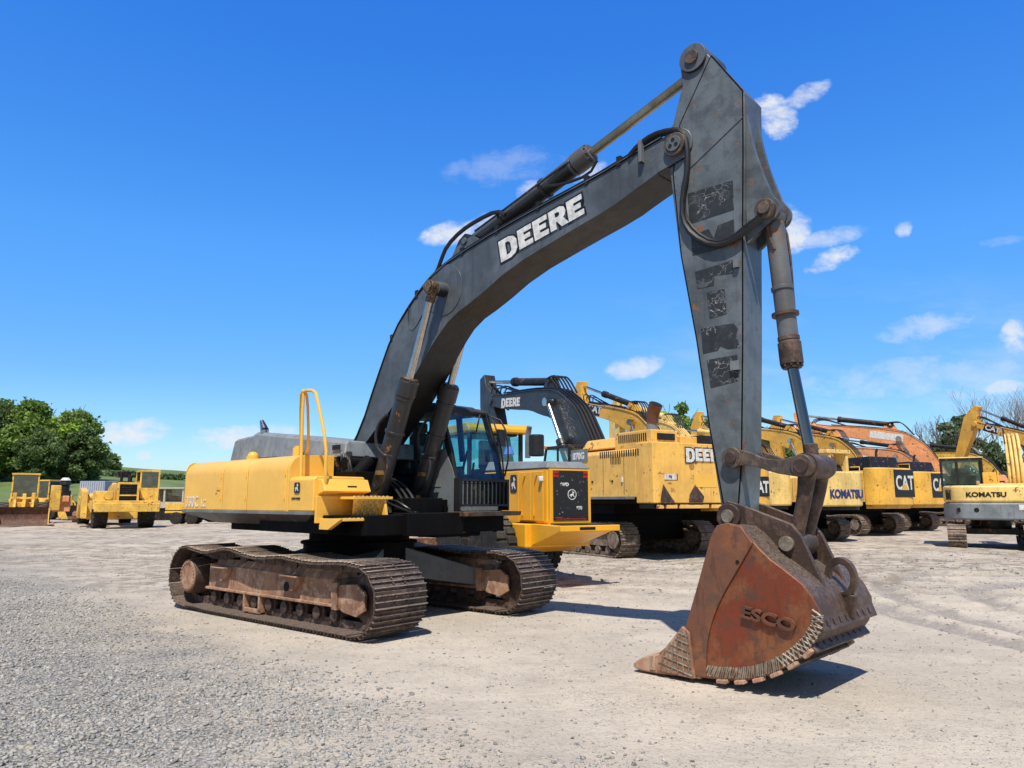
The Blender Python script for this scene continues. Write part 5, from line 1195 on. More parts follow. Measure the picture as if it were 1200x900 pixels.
m = MB(); m.box(-.4, 1.6, .7, 1.7, 1.55, 2.35); m.box(-.4, 1.45, .65, 1.75, 3.3, 3.42); m.box(-.4, -.3, .7, 1.7, 1.6, 3.3)
for x in (-.4, 1.35):
    for y in (.66, 1.66): m.box(x, x + .09, y, y + .09, 2.3, 3.3)
CS = m.build('cab', OLDY, SC_, bevel=.02)
m = MB(); m.box(1.38, 1.385, .74, 1.66, 2.36, 3.3); m.box(-.3, 1.35, .69, .695, 2.36, 3.3); m.box(-.3, 1.35, 1.70, 1.705, 2.36, 3.3); m.build('window', GLD, CS)
m = MB(); m.box(.2, 1.9, -1.65, -.75, 1.55, 2.15); m.cyl((1.0, -1.0, 1.9), (2.0, -1.0, 1.9), .26); m.build('side_tank', OLDY, SC_, bevel=.04)
m = MB(); m.box(-.3, .9, -.4, .4, 2.6, 2.75); m.cyl((.2, -.2, 2.7), (.2, -.2, 3.3), .08); m.cyl((.7, .2, 2.7), (.7, .2, 3.1), .12); m.tube([(-.2, .3, 2.6), (-.2, .3, 3.35), (.4, .3, 3.3)], .05, 8); m.box(-.5, -.2, -.4, .3, 3.0, 3.35); m.build('engine_gear', DARK, SC_, bevel=.01)
m = MB(); m.xz([(-.2, 1.7), (-.4, 2.4), (-1.6, 2.7), (-3.6, 2.4), (-4.4, 1.5), (-4.4, .9), (-3.9, .9), (-3.4, 1.8), (-1.8, 2.1), (-1.0, 1.6)], -.5, .5); m.build('gooseneck', OLDY, SC_, bevel=.05)
m = MB(); m.xz([(-4.4, .4), (-4.6, 1.9), (-9.5, 2.1), (-10.2, .9), (-9.8, .5)], -1.5, 1.5); m.build('scraper_bowl', OLDY, SC_, bevel=.06)
m = MB(); m.xz([(-1.2, .5), (-1.5, 2.2), (-2.6, 2.4), (-4.3, 2.0), (-4.5, .7), (-3.8, .5), (-3.3, 1.3), (-2.0, 1.3)], -2.1, -1.75); m.cyl((-2.6, -2.1, 1.6), (-2.6, -1.0, 1.9), .28); m.build('draft_arm', OLDY, SC_, bevel=.05)
for y in (-1.3, 1.3): wheel(SC_, -9.4, y, .85, .7, TYRE, OLDY, 1 if y > 0 else -1, 18)

bucket_loader((-40.5, 66), R(-20), 'distant yellow loader standing sideways behind the orange crawler tractor')
bucket_loader((-38.0, 75), R(-150), 'distant yellow loader facing away, above the scraper gooseneck')
# rusty crawler tractor between the loader and the scraper
RT = empty('crawler_tractor', (-33.8, 56.5, 0), R(-60), 'rusty orange crawler tractor between the loader and the scraper', 'tractor')
for y in (-.95, .95): bg_track(RT, y, 1.2, .42, .45, .7, RUSTF, RUSTD)
m = MB(); m.box(-1.5, 1.7, -.55, .55, .8, 1.6); m.box(.2, 1.9, -.45, .45, 1.5, 1.95); m.build('body', ORNG, RT, bevel=.05)
m = MB(); m.box(1.2, 2.1, -.75, -.1, .9, 2.7); m.build('counterweight_plate', OLDY, RT, bevel=.04)
m = MB(); m.cyl((.4, .1, 1.9), (.4, .1, 2.75), .3); m.cyl((.4, .1, 2.75), (.4, .1, 3.1), .38, .30); m.box(-1.3, -.2, -.5, .5, 1.6, 2.35); m.build('engine_gear', DARK, RT, bevel=.03)
m = MB(); m.cyl((.4, .1, 3.1), (.4, .1, 3.3), .36, .2, n=16); m.build('muffler_cap', WHT, RT)

BX = empty('shipping_container', (-36.5, 67, 0), R(-8), 'pale blue ribbed container showing above the scraper frame', 'container')
m = MB(); m.box(-1.2, 1.2, -1.5, 1.5, .1, 3.3); BXW = m.build('body', plain('container_blue', (.35, .42, .55), .6), BX, bevel=.02)
m = MB()
for k in range(11): m.box(-1.12 + k * .21, -1.02 + k * .21, -1.56, -1.5, .3, 3.2)
m.build('ribs', plain('container_rib', (.50, .55, .62), .6), BX)
CR = empty('flatbed_trailer', (-21.5, 52, 0), R(4), 'long low yellow trailer frame in front of the dirt heap', 'trailer')
m = MB(); m.box(-2.2, 5.5, -.5, .5, .95, 1.45); m.box(-2.2, 5.5, -.55, .55, .75, .88); m.build('deck', OLDY, CR, bevel=.03)
for x in (-1.4, -.4, 3.8): 
    for y in (-.55, .55): wheel(CR, x, y, .42, .25, TYRE, OLDY, 1 if y > 0 else -1, 12)
m = MB(); m.tube([(2.5, -.56, 1.2), (4.6, -.56, 1.25)], .09, 10); m.tube([(3.0, -.5, 1.4), (3.2, -.5, 1.8), (4.4, -.5, 1.6)], .05, 8, 1); m.build('hydraulic_line', DARK, CR)
SH = empty('loader_cab', (-28.4, 62.5, 0), R(-5), 'small pale cab with teal windows above the trailer', 'cab')
m = MB(); m.box(-1.2, 1.5, -.8, .8, 1.0, 1.5); m.box(-1.3, 1.6, -.9, .9, 2.55, 2.68)
for x in (-1.2, -.2, 1.4): m.box(x, x + .16, -.8, -.68, 1.4, 2.6); m.box(x, x + .16, .68, .8, 1.4, 2.6)
SHB = m.build('frame', plain('pale_paint', (.55, .52, .40), .6), SH, bevel=.02)
m = MB(); m.box(-1.1, 1.4, -.70, -.69, 1.5, 2.55); m.build('window', GLD, SH)
m = MB(); m.box(-1.2, 1.5, -.7, .7, .0, 1.0); m.build('base', DARK, SH)
CLOUDS = [(0.38, 0.5496, 0.0345, 0.0448, 0.524, 1), (0.4276, 0.5816, 0.0489, 0.0179, 0.489, 0.8), (0.391, 0.3792, 0.0374, 0.0448, 0.175, 0.95), (0.4483, 0.3354, 0.0489, 0.0179, 0.384, 1), (0.4444, 0.3666, 0.0718, 0.0149, 0.209, 0.55), (0.55, 0.3804, 0.0201, 0.012, 0.436, 0.7), (-0.0818, 0.3741, 0.0575, 0.0209, 0.14, 0.9), (-0.0301, 0.3867, 0.0374, 0.0209, 0.0, 0.7), (0.0267, 0.4325, 0.0259, 0.0179, 0.349, 0.6), (0.1096, 0.4633, 0.0345, 0.0149, 0.524, 0.7), (0.1693, 0.1811, 0.0489, 0.0194, 0.105, 0.75), (0.5713, 0.2374, 0.0862, 0.0209, 0.175, 0.5), (0.6956, 0.2217, 0.0374, 0.0299, 0.436, 0.9), (0.6744, 0.1528, 0.0402, 0.0134, 0.07, 0.7), (0.604, 0.1457, 0.0201, 0.012, 0.0, 0.5), (-0.5124, 0.0899, 0.0632, 0.0209, 0.035, 1), (-0.3797, 0.0853, 0.0632, 0.0209, 0.087, 0.95), (-0.3397, 0.0899, 0.0862, 0.0149, 0.0, 0.7), (-0.4951, 0.0589, 0.0144, 0.0075, 0.0, 0.5), (-0.4171, 0.0945, 0.0115, 0.0075, 0.0, 0.4), (-0.0122, 0.4711, 0.1006, 0.0329, 0.14, 0.22), (0.5828, 0.1693, 0.2299, 0.0329, 0.07, 0.35), (0.696, 0.3616, 0.0431, 0.009, 0.087, 0.2)]
# ------------------------------------------------------------------ ground
def lattice(n, seed):
    r = np.random.RandomState(seed); return r.rand(n, n)
def vnoise(x, y, seed, n=64):
    g = lattice(n, seed); xi = np.floor(x).astype(int); yi = np.floor(y).astype(int); fx = x - xi; fy = y - yi
    fx = fx * fx * (3 - 2 * fx); fy = fy * fy * (3 - 2 * fy); a = g[xi % n, yi % n]; b = g[(xi + 1) % n, yi % n]; c = g[xi % n, (yi + 1) % n]; d = g[(xi + 1) % n, (yi + 1) % n]
    return a * (1 - fx) * (1 - fy) + b * fx * (1 - fy) + c * (1 - fx) * fy + d * fx * fy - .5
def gravelness(x, y):
    d = (4.5 - 1.22 * x - y) / 1.5 + .5 * np.clip((5.6 - y) / 1.0, -1, 1) - .15
    d = d + 1.4 * vnoise(x * .45, y * .45, 3) + .9 * vnoise(x * 1.4, y * 1.4, 4)
    return np.clip(d / 2.2 + .5, 0, 1) * (.62 + .9 * np.clip(vnoise(x * .8, y * .8, 6) + .35, 0, .45))
CUx, CUy = -2.295, 11.42
def ground_z(x, y):
    z = .05 * vnoise(x * .5, y * .5, 11) + .022 * vnoise(x * 1.7, y * 1.7, 12) + .010 * vnoise(x * 5, y * 5, 13)
    far = np.clip((np.hypot(x, y) - 16) / 10, 0, 1)
    z = z + far * .10 * vnoise(x * .35, y * .9, 15)
    # wheel ruts crossing on the right
    for off, amp in ((0, .08), (1.9, .075), (4.2, .06), (5.8, .05)):
        yy = 12.5 + off + .018 * (x - 4) ** 2 - .45 * (x - 4); q = (y - yy) / .28; z = z + np.clip((x - 1) / 3, 0, 1) * amp * (-np.exp(-q * q) + .6 * np.exp(-(q - 1.8) ** 2) + .6 * np.exp(-(q + 1.8) ** 2))
    rad = np.hypot(x - 9.6, (y - 10.6) * .62)
    for off in (1.5, 2.3, 3.5, 4.2): q = (rad - off) / .16; z = z + .045 * (-np.exp(-q * q) + .6 * np.exp(-(q - 1.8) ** 2) + .6 * np.exp(-(q + 1.8) ** 2))
    # flat under the front machine
    a = R(-43.1); dx, dy = x - CUx, y - CUy; u = dx * math.cos(a) + dy * math.sin(a); v = -dx * math.sin(a) + dy * math.cos(a)
    flat = np.clip(np.maximum(np.abs(u - 2.4) - 5.2, np.abs(v) - 2.1) / 1.2, 0, 1)
    z = z * (flat * .9 + .1) - (1 - flat) * .012
    e = np.clip((58 - np.abs(x)) / 10, 0, 1) * np.clip((82 - y) / 10, 0, 1) * np.clip((y + 3) / 4, 0, 1)
    return z * e
nx, ny = 620, 560
xs = np.sign(np.linspace(-1, 1, nx)) * (np.abs(np.linspace(-1, 1, nx)) ** 1.9) * 60
t_ = np.linspace(0, 1, ny); ys = -4 + 88 * (t_ ** 1.9)
X, Y = np.meshgrid(xs, ys, indexing='ij'); Z = ground_z(X, Y)
V = np.stack([X.ravel(), Y.ravel(), Z.ravel()], 1)
I = np.arange(nx * ny).reshape(nx, ny); F = np.stack([I[:-1, :-1].ravel(), I[1:, :-1].ravel(), I[1:, 1:].ravel(), I[:-1, 1:].ravel()], 1)
# outer skirt reaching the horizon, joined to the border of the fine sheet
gm = bpy.data.materials.new('yard_ground'); gm.use_nodes = True
t = NT(gm.node_tree); b = t.n['Principled BSDF']
P_ = t.new('ShaderNodeNewGeometry').outputs['Position']
sp = t.new('ShaderNodeSeparateXYZ', ins={0: P_}); x_, y_ = sp.outputs[0], sp.outputs[1]
line = t.math('ADD', t.math('MULTIPLY', x_, -1.25), t.math('SUBTRACT', 4.5, y_))
gn = t.noise(P_, .45, 4, .6, 1); gn2 = t.noise(P_, 1.6, 5, .65, 1)
gv = t.math('ADD', t.math('MULTIPLY', line, .42), t.math('ADD', t.math('MULTIPLY', t.math('SUBTRACT', gn, .5), 3.6), t.math('MULTIPLY', t.math('SUBTRACT', gn2, .5), 2.4)))
gv = t.math('MULTIPLY', t.ramp(gv, -.9, 1.5), .9)
n1 = t.noise(P_, .35, 5, .6); n2 = t.noise(P_, 2.2, 6, .65); n3 = t.noise(P_, 14, 5, .7); n4 = t.noise(P_, 90, 3, .7)
dirt = t.mix(t.ramp(n1, .35, .65), (.62, .545, .45), (.53, .465, .385))
dirt = t.mix(t.math('MULTIPLY', t.ramp(n2, .50, .70), .22), dirt, (.38, .325, .26))
dirt = t.mix(t.math('MULTIPLY', t.ramp(n3, .56, .74), .2), dirt, (.30, .26, .21))
# stretched tyre streaks
stv = t.noise(t.mapping(P_, (.5, 1.7, 1), rot=(0, 0, R(32))), 1.1, 7, .7)
dirt = t.mix(t.math('MULTIPLY', t.ramp(stv, .5, .68), .28), dirt, (.38, .34, .30))
stp = t.noise(t.mapping(P_, (2.6, .4, 1), rot=(0, 0, R(50))), 1.0, 5, .65)
dirt = t.mix(t.math('MULTIPLY', t.ramp(stp, .55, .7), .3), dirt, (.63, .55, .45))
farb = t.ramp(y_, 13, 22); brn = t.noise(t.mapping(P_, (.5, .9, 1)), 1.0, 7, .75)
dirt = t.mix(t.math('MULTIPLY', farb, t.math('MULTIPLY', t.math('MULTIPLY', t.ramp(brn, .36, .74), t.ramp(n3, .25, .7)), .9)), dirt, (.24, .19, .145))
yyr = t.math('ADD', t.math('SUBTRACT', y_, 12.5), t.math('SUBTRACT', t.math('MULTIPLY', t.math('SUBTRACT', x_, 4.0), .45), t.math('MULTIPLY', t.math('MULTIPLY', t.math('SUBTRACT', x_, 4.0), t.math('SUBTRACT', x_, 4.0)), .018)))
yyr = t.math('ADD', yyr, t.math('MULTIPLY', t.math('SUBTRACT', n2, .5), .5))
rut = None
for off in (0, 1.9, 4.2, 5.8):
    q_ = t.ramp(t.math('SUBTRACT', .42, t.math('ABSOLUTE', t.math('SUBTRACT', yyr, off))), 0, .3); rut = q_ if rut is None else t.math('MAXIMUM', rut, q_)
dxr = t.math('SUBTRACT', x_, 9.6); dyr = t.math('MULTIPLY', t.math('SUBTRACT', y_, 10.6), .62)
rad = t.math('ADD', t.math('SQRT', t.math('ADD', t.math('MULTIPLY', dxr, dxr), t.math('MULTIPLY', dyr, dyr))), t.math('MULTIPLY', t.math('SUBTRACT', n2, .5), .3))
for off in (1.5, 2.3, 3.5, 4.2):
    rut = t.math('MAXIMUM', rut, t.ramp(t.math('SUBTRACT', .30, t.math('ABSOLUTE', t.math('SUBTRACT', rad, off))), 0, .2))
rut = t.math('MULTIPLY', t.math('MULTIPLY', rut, t.ramp(x_, .8, 3.5)), t.ramp(n3, .15, .5))
dirt = t.mix(t.math('MULTIPLY', rut, .8), dirt, (.30, .275, .25))
pat = t.math('MULTIPLY', t.math('MULTIPLY', t.ramp(y_, 12.0, 14.5), t.ramp(n2, .42, .66)), t.ramp(t.noise(P_, .25, 3), .25, .60))
dirt = t.mix(t.math('MULTIPLY', pat, .8), dirt, (.235, .185, .14))
def stones(scale, lo, hi):
    v = t.new('ShaderNodeTexVoronoi', ins={'Vector': P_, 'Scale': scale}); c = t.new('ShaderNodeSeparateColor', ins={0: v.outputs['Color']})
    return v, c.outputs[0]
v1, c1 = stones(34, 0, 0); v2, c2 = stones(70, 0, 0)
gcol = t.mix(c1, (.19, .19, .19), (.50, .485, .46)); gcol = t.mix(t.math('MULTIPLY', t.ramp(c2, .5, .9), .5), gcol, (.40, .38, .36))
gcol = t.mix(t.ramp(v1.outputs['Distance'], .35, .75), gcol, (.12, .115, .11))
gcol = t.mix(t.ramp(n2, .5, .75), gcol, t.mix(.5, gcol, (.40, .365, .33)))
# loose chips scattered over the packed dirt
dens = t.math('SUBTRACT', .88, t.math('MULTIPLY', t.ramp(t.noise(P_, .9, 6, .7), .50, .80), .60))
chip = t.math('MULTIPLY', t.ramp(t.math('SUBTRACT', .42, v2.outputs['Distance']), 0, .15), t.math('GREATER_THAN', c2, dens))
dirt = t.mix(t.math('MULTIPLY', t.ramp(n4, .55, .85), .22), dirt, (.24, .21, .18))
dirt = t.mix(t.math('MULTIPLY', chip, .8), dirt, t.mix(c1, (.13, .125, .125), (.50, .49, .46)))
col = t.mix(gv, dirt, gcol)
t.l.new(col, b.inputs['Base Color']); b.inputs['Roughness'].default_value = .92; b.inputs['Specular IOR Level'].default_value = .25
hgt = t.math('ADD', t.math('MULTIPLY', n3, .35), t.math('ADD', t.math('MULTIPLY', n4, .10), t.math('MULTIPLY', chip, .25)))
hg2 = t.math('MULTIPLY', t.math('SUBTRACT', 1.0, v1.outputs['Distance']), .6)
hh = t.math('ADD', t.math('MULTIPLY', t.math('SUBTRACT', 1.0, gv), hgt), t.math('MULTIPLY', gv, hg2))
bu = t.new('ShaderNodeBump', ins={'Strength': 1.0, 'Distance': .04, 'Height': hh}); t.l.new(bu.outputs[0], b.inputs['Normal'])
G = raw('ground', V, F, gm, smooth=True); G['kind'] = 'structure'
fm = MB()
for x0, x1, y0, y1 in ((-900, 900, 84, 1500), (-900, -60, -400, 84), (60, 900, -400, 84), (-60, 60, -400, -4)):
    fm.add([(x0, y0, 0), (x1, y0, 0), (x1, y1, 0), (x0, y1, 0)], [(0, 1, 2, 3)])
o = fm.build('far_ground', gm); o['kind'] = 'structure'

# ---- gravel: real stones near the camera
def stone_base():
    p = (1 + 5 ** .5) / 2
    v = np.array([(-1, p, 0), (1, p, 0), (-1, -p, 0), (1, -p, 0), (0, -1, p), (0, 1, p), (0, -1, -p), (0, 1, -p), (p, 0, -1), (p, 0, 1), (-p, 0, -1), (-p, 0, 1)], float); v /= np.linalg.norm(v[0])
    f = np.array([(0, 11, 5), (0, 5, 1), (0, 1, 7), (0, 7, 10), (0, 10, 11), (1, 5, 9), (5, 11, 4), (11, 10, 2), (10, 7, 6), (7, 1, 8), (3, 9, 4), (3, 4, 2), (3, 2, 6), (3, 6, 8), (3, 8, 9), (4, 9, 5), (2, 4, 11), (6, 2, 10), (8, 6, 7), (9, 8, 1)])
    return v, f
def scatter_stones(name, px, py, size, label):
    n = len(px); bv, bf = stone_base(); rs = np.random.RandomState(5)
    v = bv[None] * (1 + .9 * (rs.rand(n, 12, 1) - .5)); v = v * np.stack([size * (.8 + .6 * rs.rand(n)), size * (.6 + .5 * rs.rand(n)), size * (.35 + .3 * rs.rand(n))], 1)[:, None]
    ax, ay, az = (rs.rand(n) - .5) * 1.0, (rs.rand(n) - .5) * 1.0, rs.rand(n) * 6.28
    def rot(v, a, i, j):
        c, s = np.cos(a)[:, None], np.sin(a)[:, None]; w = v.copy(); w[..., i] = v[..., i] * c - v[..., j] * s; w[..., j] = v[..., i] * s + v[..., j] * c; return w
    v = rot(rot(rot(v, ax, 1, 2), ay, 0, 2), az, 0, 1)
    v += np.stack([px, py, ground_z(px, py) + size * .18], 1)[:, None]
    F = (bf[None] + (np.arange(n) * 12)[:, None, None]).reshape(-1, 3)
    o = raw(name, v.reshape(-1, 3), F, STONE, attr=np.repeat(rs.rand(n), 12)); tag(o, label, 'gravel', kind='stuff'); return o
STONE = bpy.data.materials.new('gravel_stone'); STONE.use_nodes = True
t = NT(STONE.node_tree); b = t.n['Principled BSDF']; at = t.new('ShaderNodeAttribute', attribute_name='rnd').outputs['Fac']
cr = t.new('ShaderNodeValToRGB', ins={0: at}); e = cr.color_ramp.elements
e[0].position = 0; e[0].color = (.10, .10, .104, 1); e[1].position = 1; e[1].color = (.66, .63, .58, 1)
for p, c in ((.3, (.235, .237, .240, 1)), (.62, (.35, .35, .345, 1)), (.86, (.45, .42, .37, 1)), (.93, (.44, .33, .22, 1)), (.96, (.40, .38, .34, 1))): q = e.new(p); q.color = c
Pn = t.new('ShaderNodeNewGeometry').outputs['Position']; t.l.new(t.mix(t.ramp(t.noise(Pn, 60, 4), .3, .8), cr.outputs[0], (.40, .385, .35)), b.inputs['Base Color'])
b.inputs['Roughness'].default_value = .85
rs = np.random.RandomState(21); N = 190000
d = 3.6 + 12.0 * rs.rand(N) ** 1.25; a = (rs.rand(N) - .5) * 2 * .80; px, py = d * np.tan(a), d
keep = (rs.rand(N) < gravelness(px, py) ** 1.3) & (np.abs(px / py) < .78); px, py = px[keep], py[keep]
sz = .005 + .016 * rs.rand(len(px)) ** 3.4 + .0006 * py
scatter_stones('gravel', px, py, sz, 'loose grey crushed stone covering the left foreground')
N = 9000; d = 4 + 20 * rs.rand(N) ** 1.2; px, py = d * (rs.rand(N) - .5) * 1.7, d
sz = .005 + .011 * rs.rand(N) ** 3 + .0005 * py
scatter_stones('pebbles', px, py, sz, 'scattered pebbles lying on the packed dirt')

# ---- hill
def hill_h(x, y):
    r = np.clip((y - 85) / 130, 0, 1) ** .62
    return r * (11.8 - .075 * (np.maximum(x, -135) + 118)) * np.clip((60 - x) / 100, 0, 1) ** .6 + r * 1.6 * vnoise(x * .03, y * .03, 31) * np.clip((y - 85) / 60, 0, 1)
hx = np.linspace(-420, 70, 150); hy = np.linspace(84.5, 420, 110); X, Y = np.meshgrid(hx, hy, indexing='ij'); Z = hill_h(X, Y) + .02
I = np.arange(X.size).reshape(X.shape); F = np.stack([I[:-1, :-1].ravel(), I[1:, :-1].ravel(), I[1:, 1:].ravel(), I[:-1, 1:].ravel()], 1)
gh = bpy.data.materials.new('pasture'); gh.use_nodes = True; t = NT(gh.node_tree); b = t.n['Principled BSDF']; P_ = t.new('ShaderNodeNewGeometry').outputs['Position']
g1 = t.noise(P_, .02, 5, .6); g2 = t.noise(t.mapping(P_, (1, .25, 1)), .25, 6, .7); g3 = t.noise(P_, 1.2, 5, .7)
c = t.mix(t.ramp(g1, .35, .65), (.10, .17, .04), (.15, .20, .06)); c = t.mix(t.ramp(g2, .5, .7), c, (.07, .12, .035)); c = t.mix(t.math('MULTIPLY', t.ramp(g3, .5, .8), .4), c, (.22, .22, .10))
t.l.new(c, b.inputs['Base Color']); b.inputs['Roughness'].default_value = .95
H = raw('hill', np.stack([X.ravel(), Y.ravel(), Z.ravel()], 1), F, gh, smooth=True); H['kind'] = 'structure'

# ---- trees
LEAF = {}
def leafmat(name, c1, c2):
    m = bpy.data.materials.new(name); m.use_nodes = True; t = NT(m.node_tree); b = t.n['Principled BSDF']; at = t.new('ShaderNodeAttribute', attribute_name='rnd').outputs['Fac']
    c = t.mix(at, c1, c2); t.l.new(c, b.inputs['Base Color']); b.inputs['Roughness'].default_value = .6; b.inputs['Specular IOR Level'].default_value = .25
    tl = t.new('ShaderNodeBsdfTranslucent'); t.l.new(t.mix(.5, c, (.25, .35, .04)), tl.inputs[0]); mx = t.new('ShaderNodeMixShader', ins={0: .28})
    out = t.n['Material Output']; t.l.new(b.outputs[0], mx.inputs[1]); t.l.new(tl.outputs[0], mx.inputs[2]); t.l.new(mx.outputs[0], out.inputs[0]); return m
LG = [leafmat('leaf_mid_green', (.10, .19, .045), (.28, .40, .10)), leafmat('leaf_bright_green', (.20, .36, .04), (.42, .58, .08)), leafmat('leaf_dark_green', (.065, .12, .05), (.17, .24, .09)), leafmat('needle_green', (.08, .12, .075), (.16, .21, .13))]
BARK = rusty('bark', (.12, .09, .07), (.08, .065, .05), (.17, .14, .12), .9, .6, .3, 0, 0)
BARE = plain('bare_twig', (.22, .19, .17), .9)
def limb_tree(mb, p, d, L, r, depth, rs, tips, spread=.55, minr=.012):
    q = [Vector(p)]; dd = Vector(d).normalized()
    for i in range(3):
        dd = (dd + Vector(((rs.rand() - .5) * .25, (rs.rand() - .5) * .25, .06))).normalized(); q.append(q[-1] + dd * L / 3)
    mb.tube(q, [r, r * .86, r * .74, r * .62], 7 if depth > 2 else 4)
    if depth == 0 or r < minr: tips.append(q[-1]); return
    for k in range(2 + (rs.rand() < .6)):
        a = rs.rand() * 6.28; nd = (dd + Vector((math.cos(a), math.sin(a), rs.rand() * .5)) * spread).normalized(); limb_tree(mb, q[-1] if k else q[2], nd, L * (.66 + .2 * rs.rand()), r * .58, depth - 1, rs, tips, spread, minr)
def tree(x, y, h, w, mat, seed, label, group='trees on the grassy slope', n=9000, z=0, leaf=.26, lowc=.12):
    rs = np.random.RandomState(seed)
    T = empty('tree', (x, y, z), rs.rand() * 6, label, 'tree', group); mb = MB(); tips = []
    limb_tree(mb, (0, 0, -.3), (0, 0, 1), h * .34, h * .028, 4, rs, tips, .6); mb.build('trunk', BARK, T)
    nb = 46; cen = []
    for i in range(nb):
        a = rs.rand() * 6.28; zz = lowc + (1 - lowc) * rs.rand() ** .8; prof = (max(.02, math.sin(PI * min(1, (zz - lowc) / (1 - lowc) * .80 + .17)))) ** .7; rr = w / 2 * prof * (.35 + .65 * rs.rand() ** .5)
        cen.append((rr * math.cos(a), rr * math.sin(a), zz * h * (.90 + .14 * rs.rand()), w * (.10 + .09 * rs.rand())))
    cen = np.array(cen); k = rs.randint(0, nb, n); dirv = rs.normal(size=(n, 3)); dirv /= np.linalg.norm(dirv, axis=1)[:, None]; rad = (rs.rand(n) ** .4)
    rad = rad * (1 + .5 * (rs.rand(n) < .12)); c = cen[k, :3] + dirv * (cen[k, 3] * rad)[:, None] * np.array([1, 1, .8])
    u = rs.normal(size=(n, 3)); u /= np.linalg.norm(u, axis=1)[:, None]; v = np.cross(u, rs.normal(size=(n, 3))); v /= np.linalg.norm(v, axis=1)[:, None]; s = (leaf * (.5 + rs.rand(n)))[:, None]
    V = np.stack([c - u * s - v * s * .35, c + u * s * .1 - v * s * .6, c + u * s + v * s * .2, c - u * s * .1 + v * s * .65], 1).reshape(-1, 3)
    at = np.clip(.5 * rs.rand(n) + .5 * rs.rand(nb)[k], 0, 1); raw('crown', V, np.arange(4 * n).reshape(n, 4), mat, T, np.repeat(at, 4))
    return T
def px(u, d): return (u - 600) / 870 * d
for i, (u, d, top_, w, mi, lab) in enumerate((
    (-14, 128, 470, 15, 2, 'dark green tree cut by the left edge of the photo'),
    (10, 134, 474, 13, 0, 'leafy tree second from the left edge with rounded mid green crown'),
    (36, 130, 467, 12, 0, 'tall leafy tree in the middle of the left grove, highest crown'),
    (55, 124, 505, 8, 2, 'low dark tree in front of the left grove'),
    (74, 132, 483, 10, 1, 'bright light green tree left of the grove end'),
    (92, 136, 477, 11, 0, 'leafy tree near the right end of the grove'),
    (103, 130, 505, 7, 2, 'dark green tree ending the grove on the right'))):
    zb = float(hill_h(np.array([px(u, d)]), np.array([d]))[0]); zt = 1.58 + (589 - top_ - 5) / 880 * d
    tree(px(u - 4, d), d, zt - zb, w * .9, LG[mi], 40 + i, lab, n=17000, z=zb, leaf=.29, lowc=.05)
zb = float(hill_h(np.array([px(128, 200)]), np.array([200.]))[0]); tree(px(128, 200), 200, 4.5, 6, LG[2], 71, 'single small round bush on the skyline of the green hill', 'bushes', 2500, zb - .5, .5, .0)
for i, (u, d, top_, w, mi, lab) in enumerate(((776, 90, 490, 5, 1, 'green treetop behind the yellow boom lettering, left one'), (800, 95, 480, 5, 0, 'green treetop just left of the grey arm, behind the yellow row'), (855, 88, 486, 8, 0, 'green treetop hidden mostly behind the grey arm'), (915, 90, 503, 7, 2, 'dark green treetop right of the grey arm, over the yellow booms'),
        (1113, 92, 502, 5, 3, 'dark evergreen left of the two near the right edge'), (1128, 96, 490, 4.5, 3, 'tall dark evergreen behind the far right arm head'), (1165, 98, 528, 6, 3, 'lower evergreen mass under the bare branches at right'))):
    tree(px(u, d), d, 1.58 + (589 - top_) / 880 * d, w, LG[mi], 80 + i, lab, 'trees behind the row of excavators', n=8000, leaf=.26, lowc=.1)
for i, (u, d, top_) in enumerate(((1075, 100, 498), (1100, 104, 486), (1150, 100, 478), (1178, 96, 470), (1205, 98, 476))):
    rs = np.random.RandomState(200 + i); T = empty('bare_tree', (px(u, d), d, 0), 0, ('leafless tree leftmost of the bare ones over the orange boom', 'leafless tree second from the left over the orange boom', 'leafless tree behind the highest arm head', 'tallest leafless tree near the right edge', 'leafless tree cut by the right edge')[i], 'tree', 'bare trees behind the row of excavators')
    mb = MB(); hh = 1.58 + (589 - top_) / 880 * d; limb_tree(mb, (0, 0, -.2), (0, 0, 1), hh * .33, hh * .016, 6, rs, [], .55, .006); mb.build('trunk', BARE, T)

rs = np.random.RandomState(77); n = 5200; s_ = rs.rand(n); hx_ = -135 + 60 * s_; hy_ = 150 + 20 * s_ + rs.normal(size=n) * 1.0; gap = (np.sin(s_ * 40) + rs.normal(size=n) * .6) > -.5; hx_, hy_ = hx_[gap], hy_[gap]; n = len(hx_)
c = np.stack([hx_, hy_, hill_h(hx_, hy_) + rs.rand(n) ** 1.5 * 1.3], 1); u = rs.normal(size=(n, 3)); u /= np.linalg.norm(u, axis=1)[:, None]; v = np.cross(u, rs.normal(size=(n, 3))); v /= np.linalg.norm(v, axis=1)[:, None]
o = raw('hedge', np.stack([c - u * .4, c - v * .25, c + u * .4, c + v * .25], 1).reshape(-1, 3), np.arange(4 * n).reshape(n, 4), LG[2], attr=np.repeat(rs.rand(n) * .4, 4)); tag(o, 'broken hedge line of scrub running across the green hillside', 'hedge', kind='stuff')
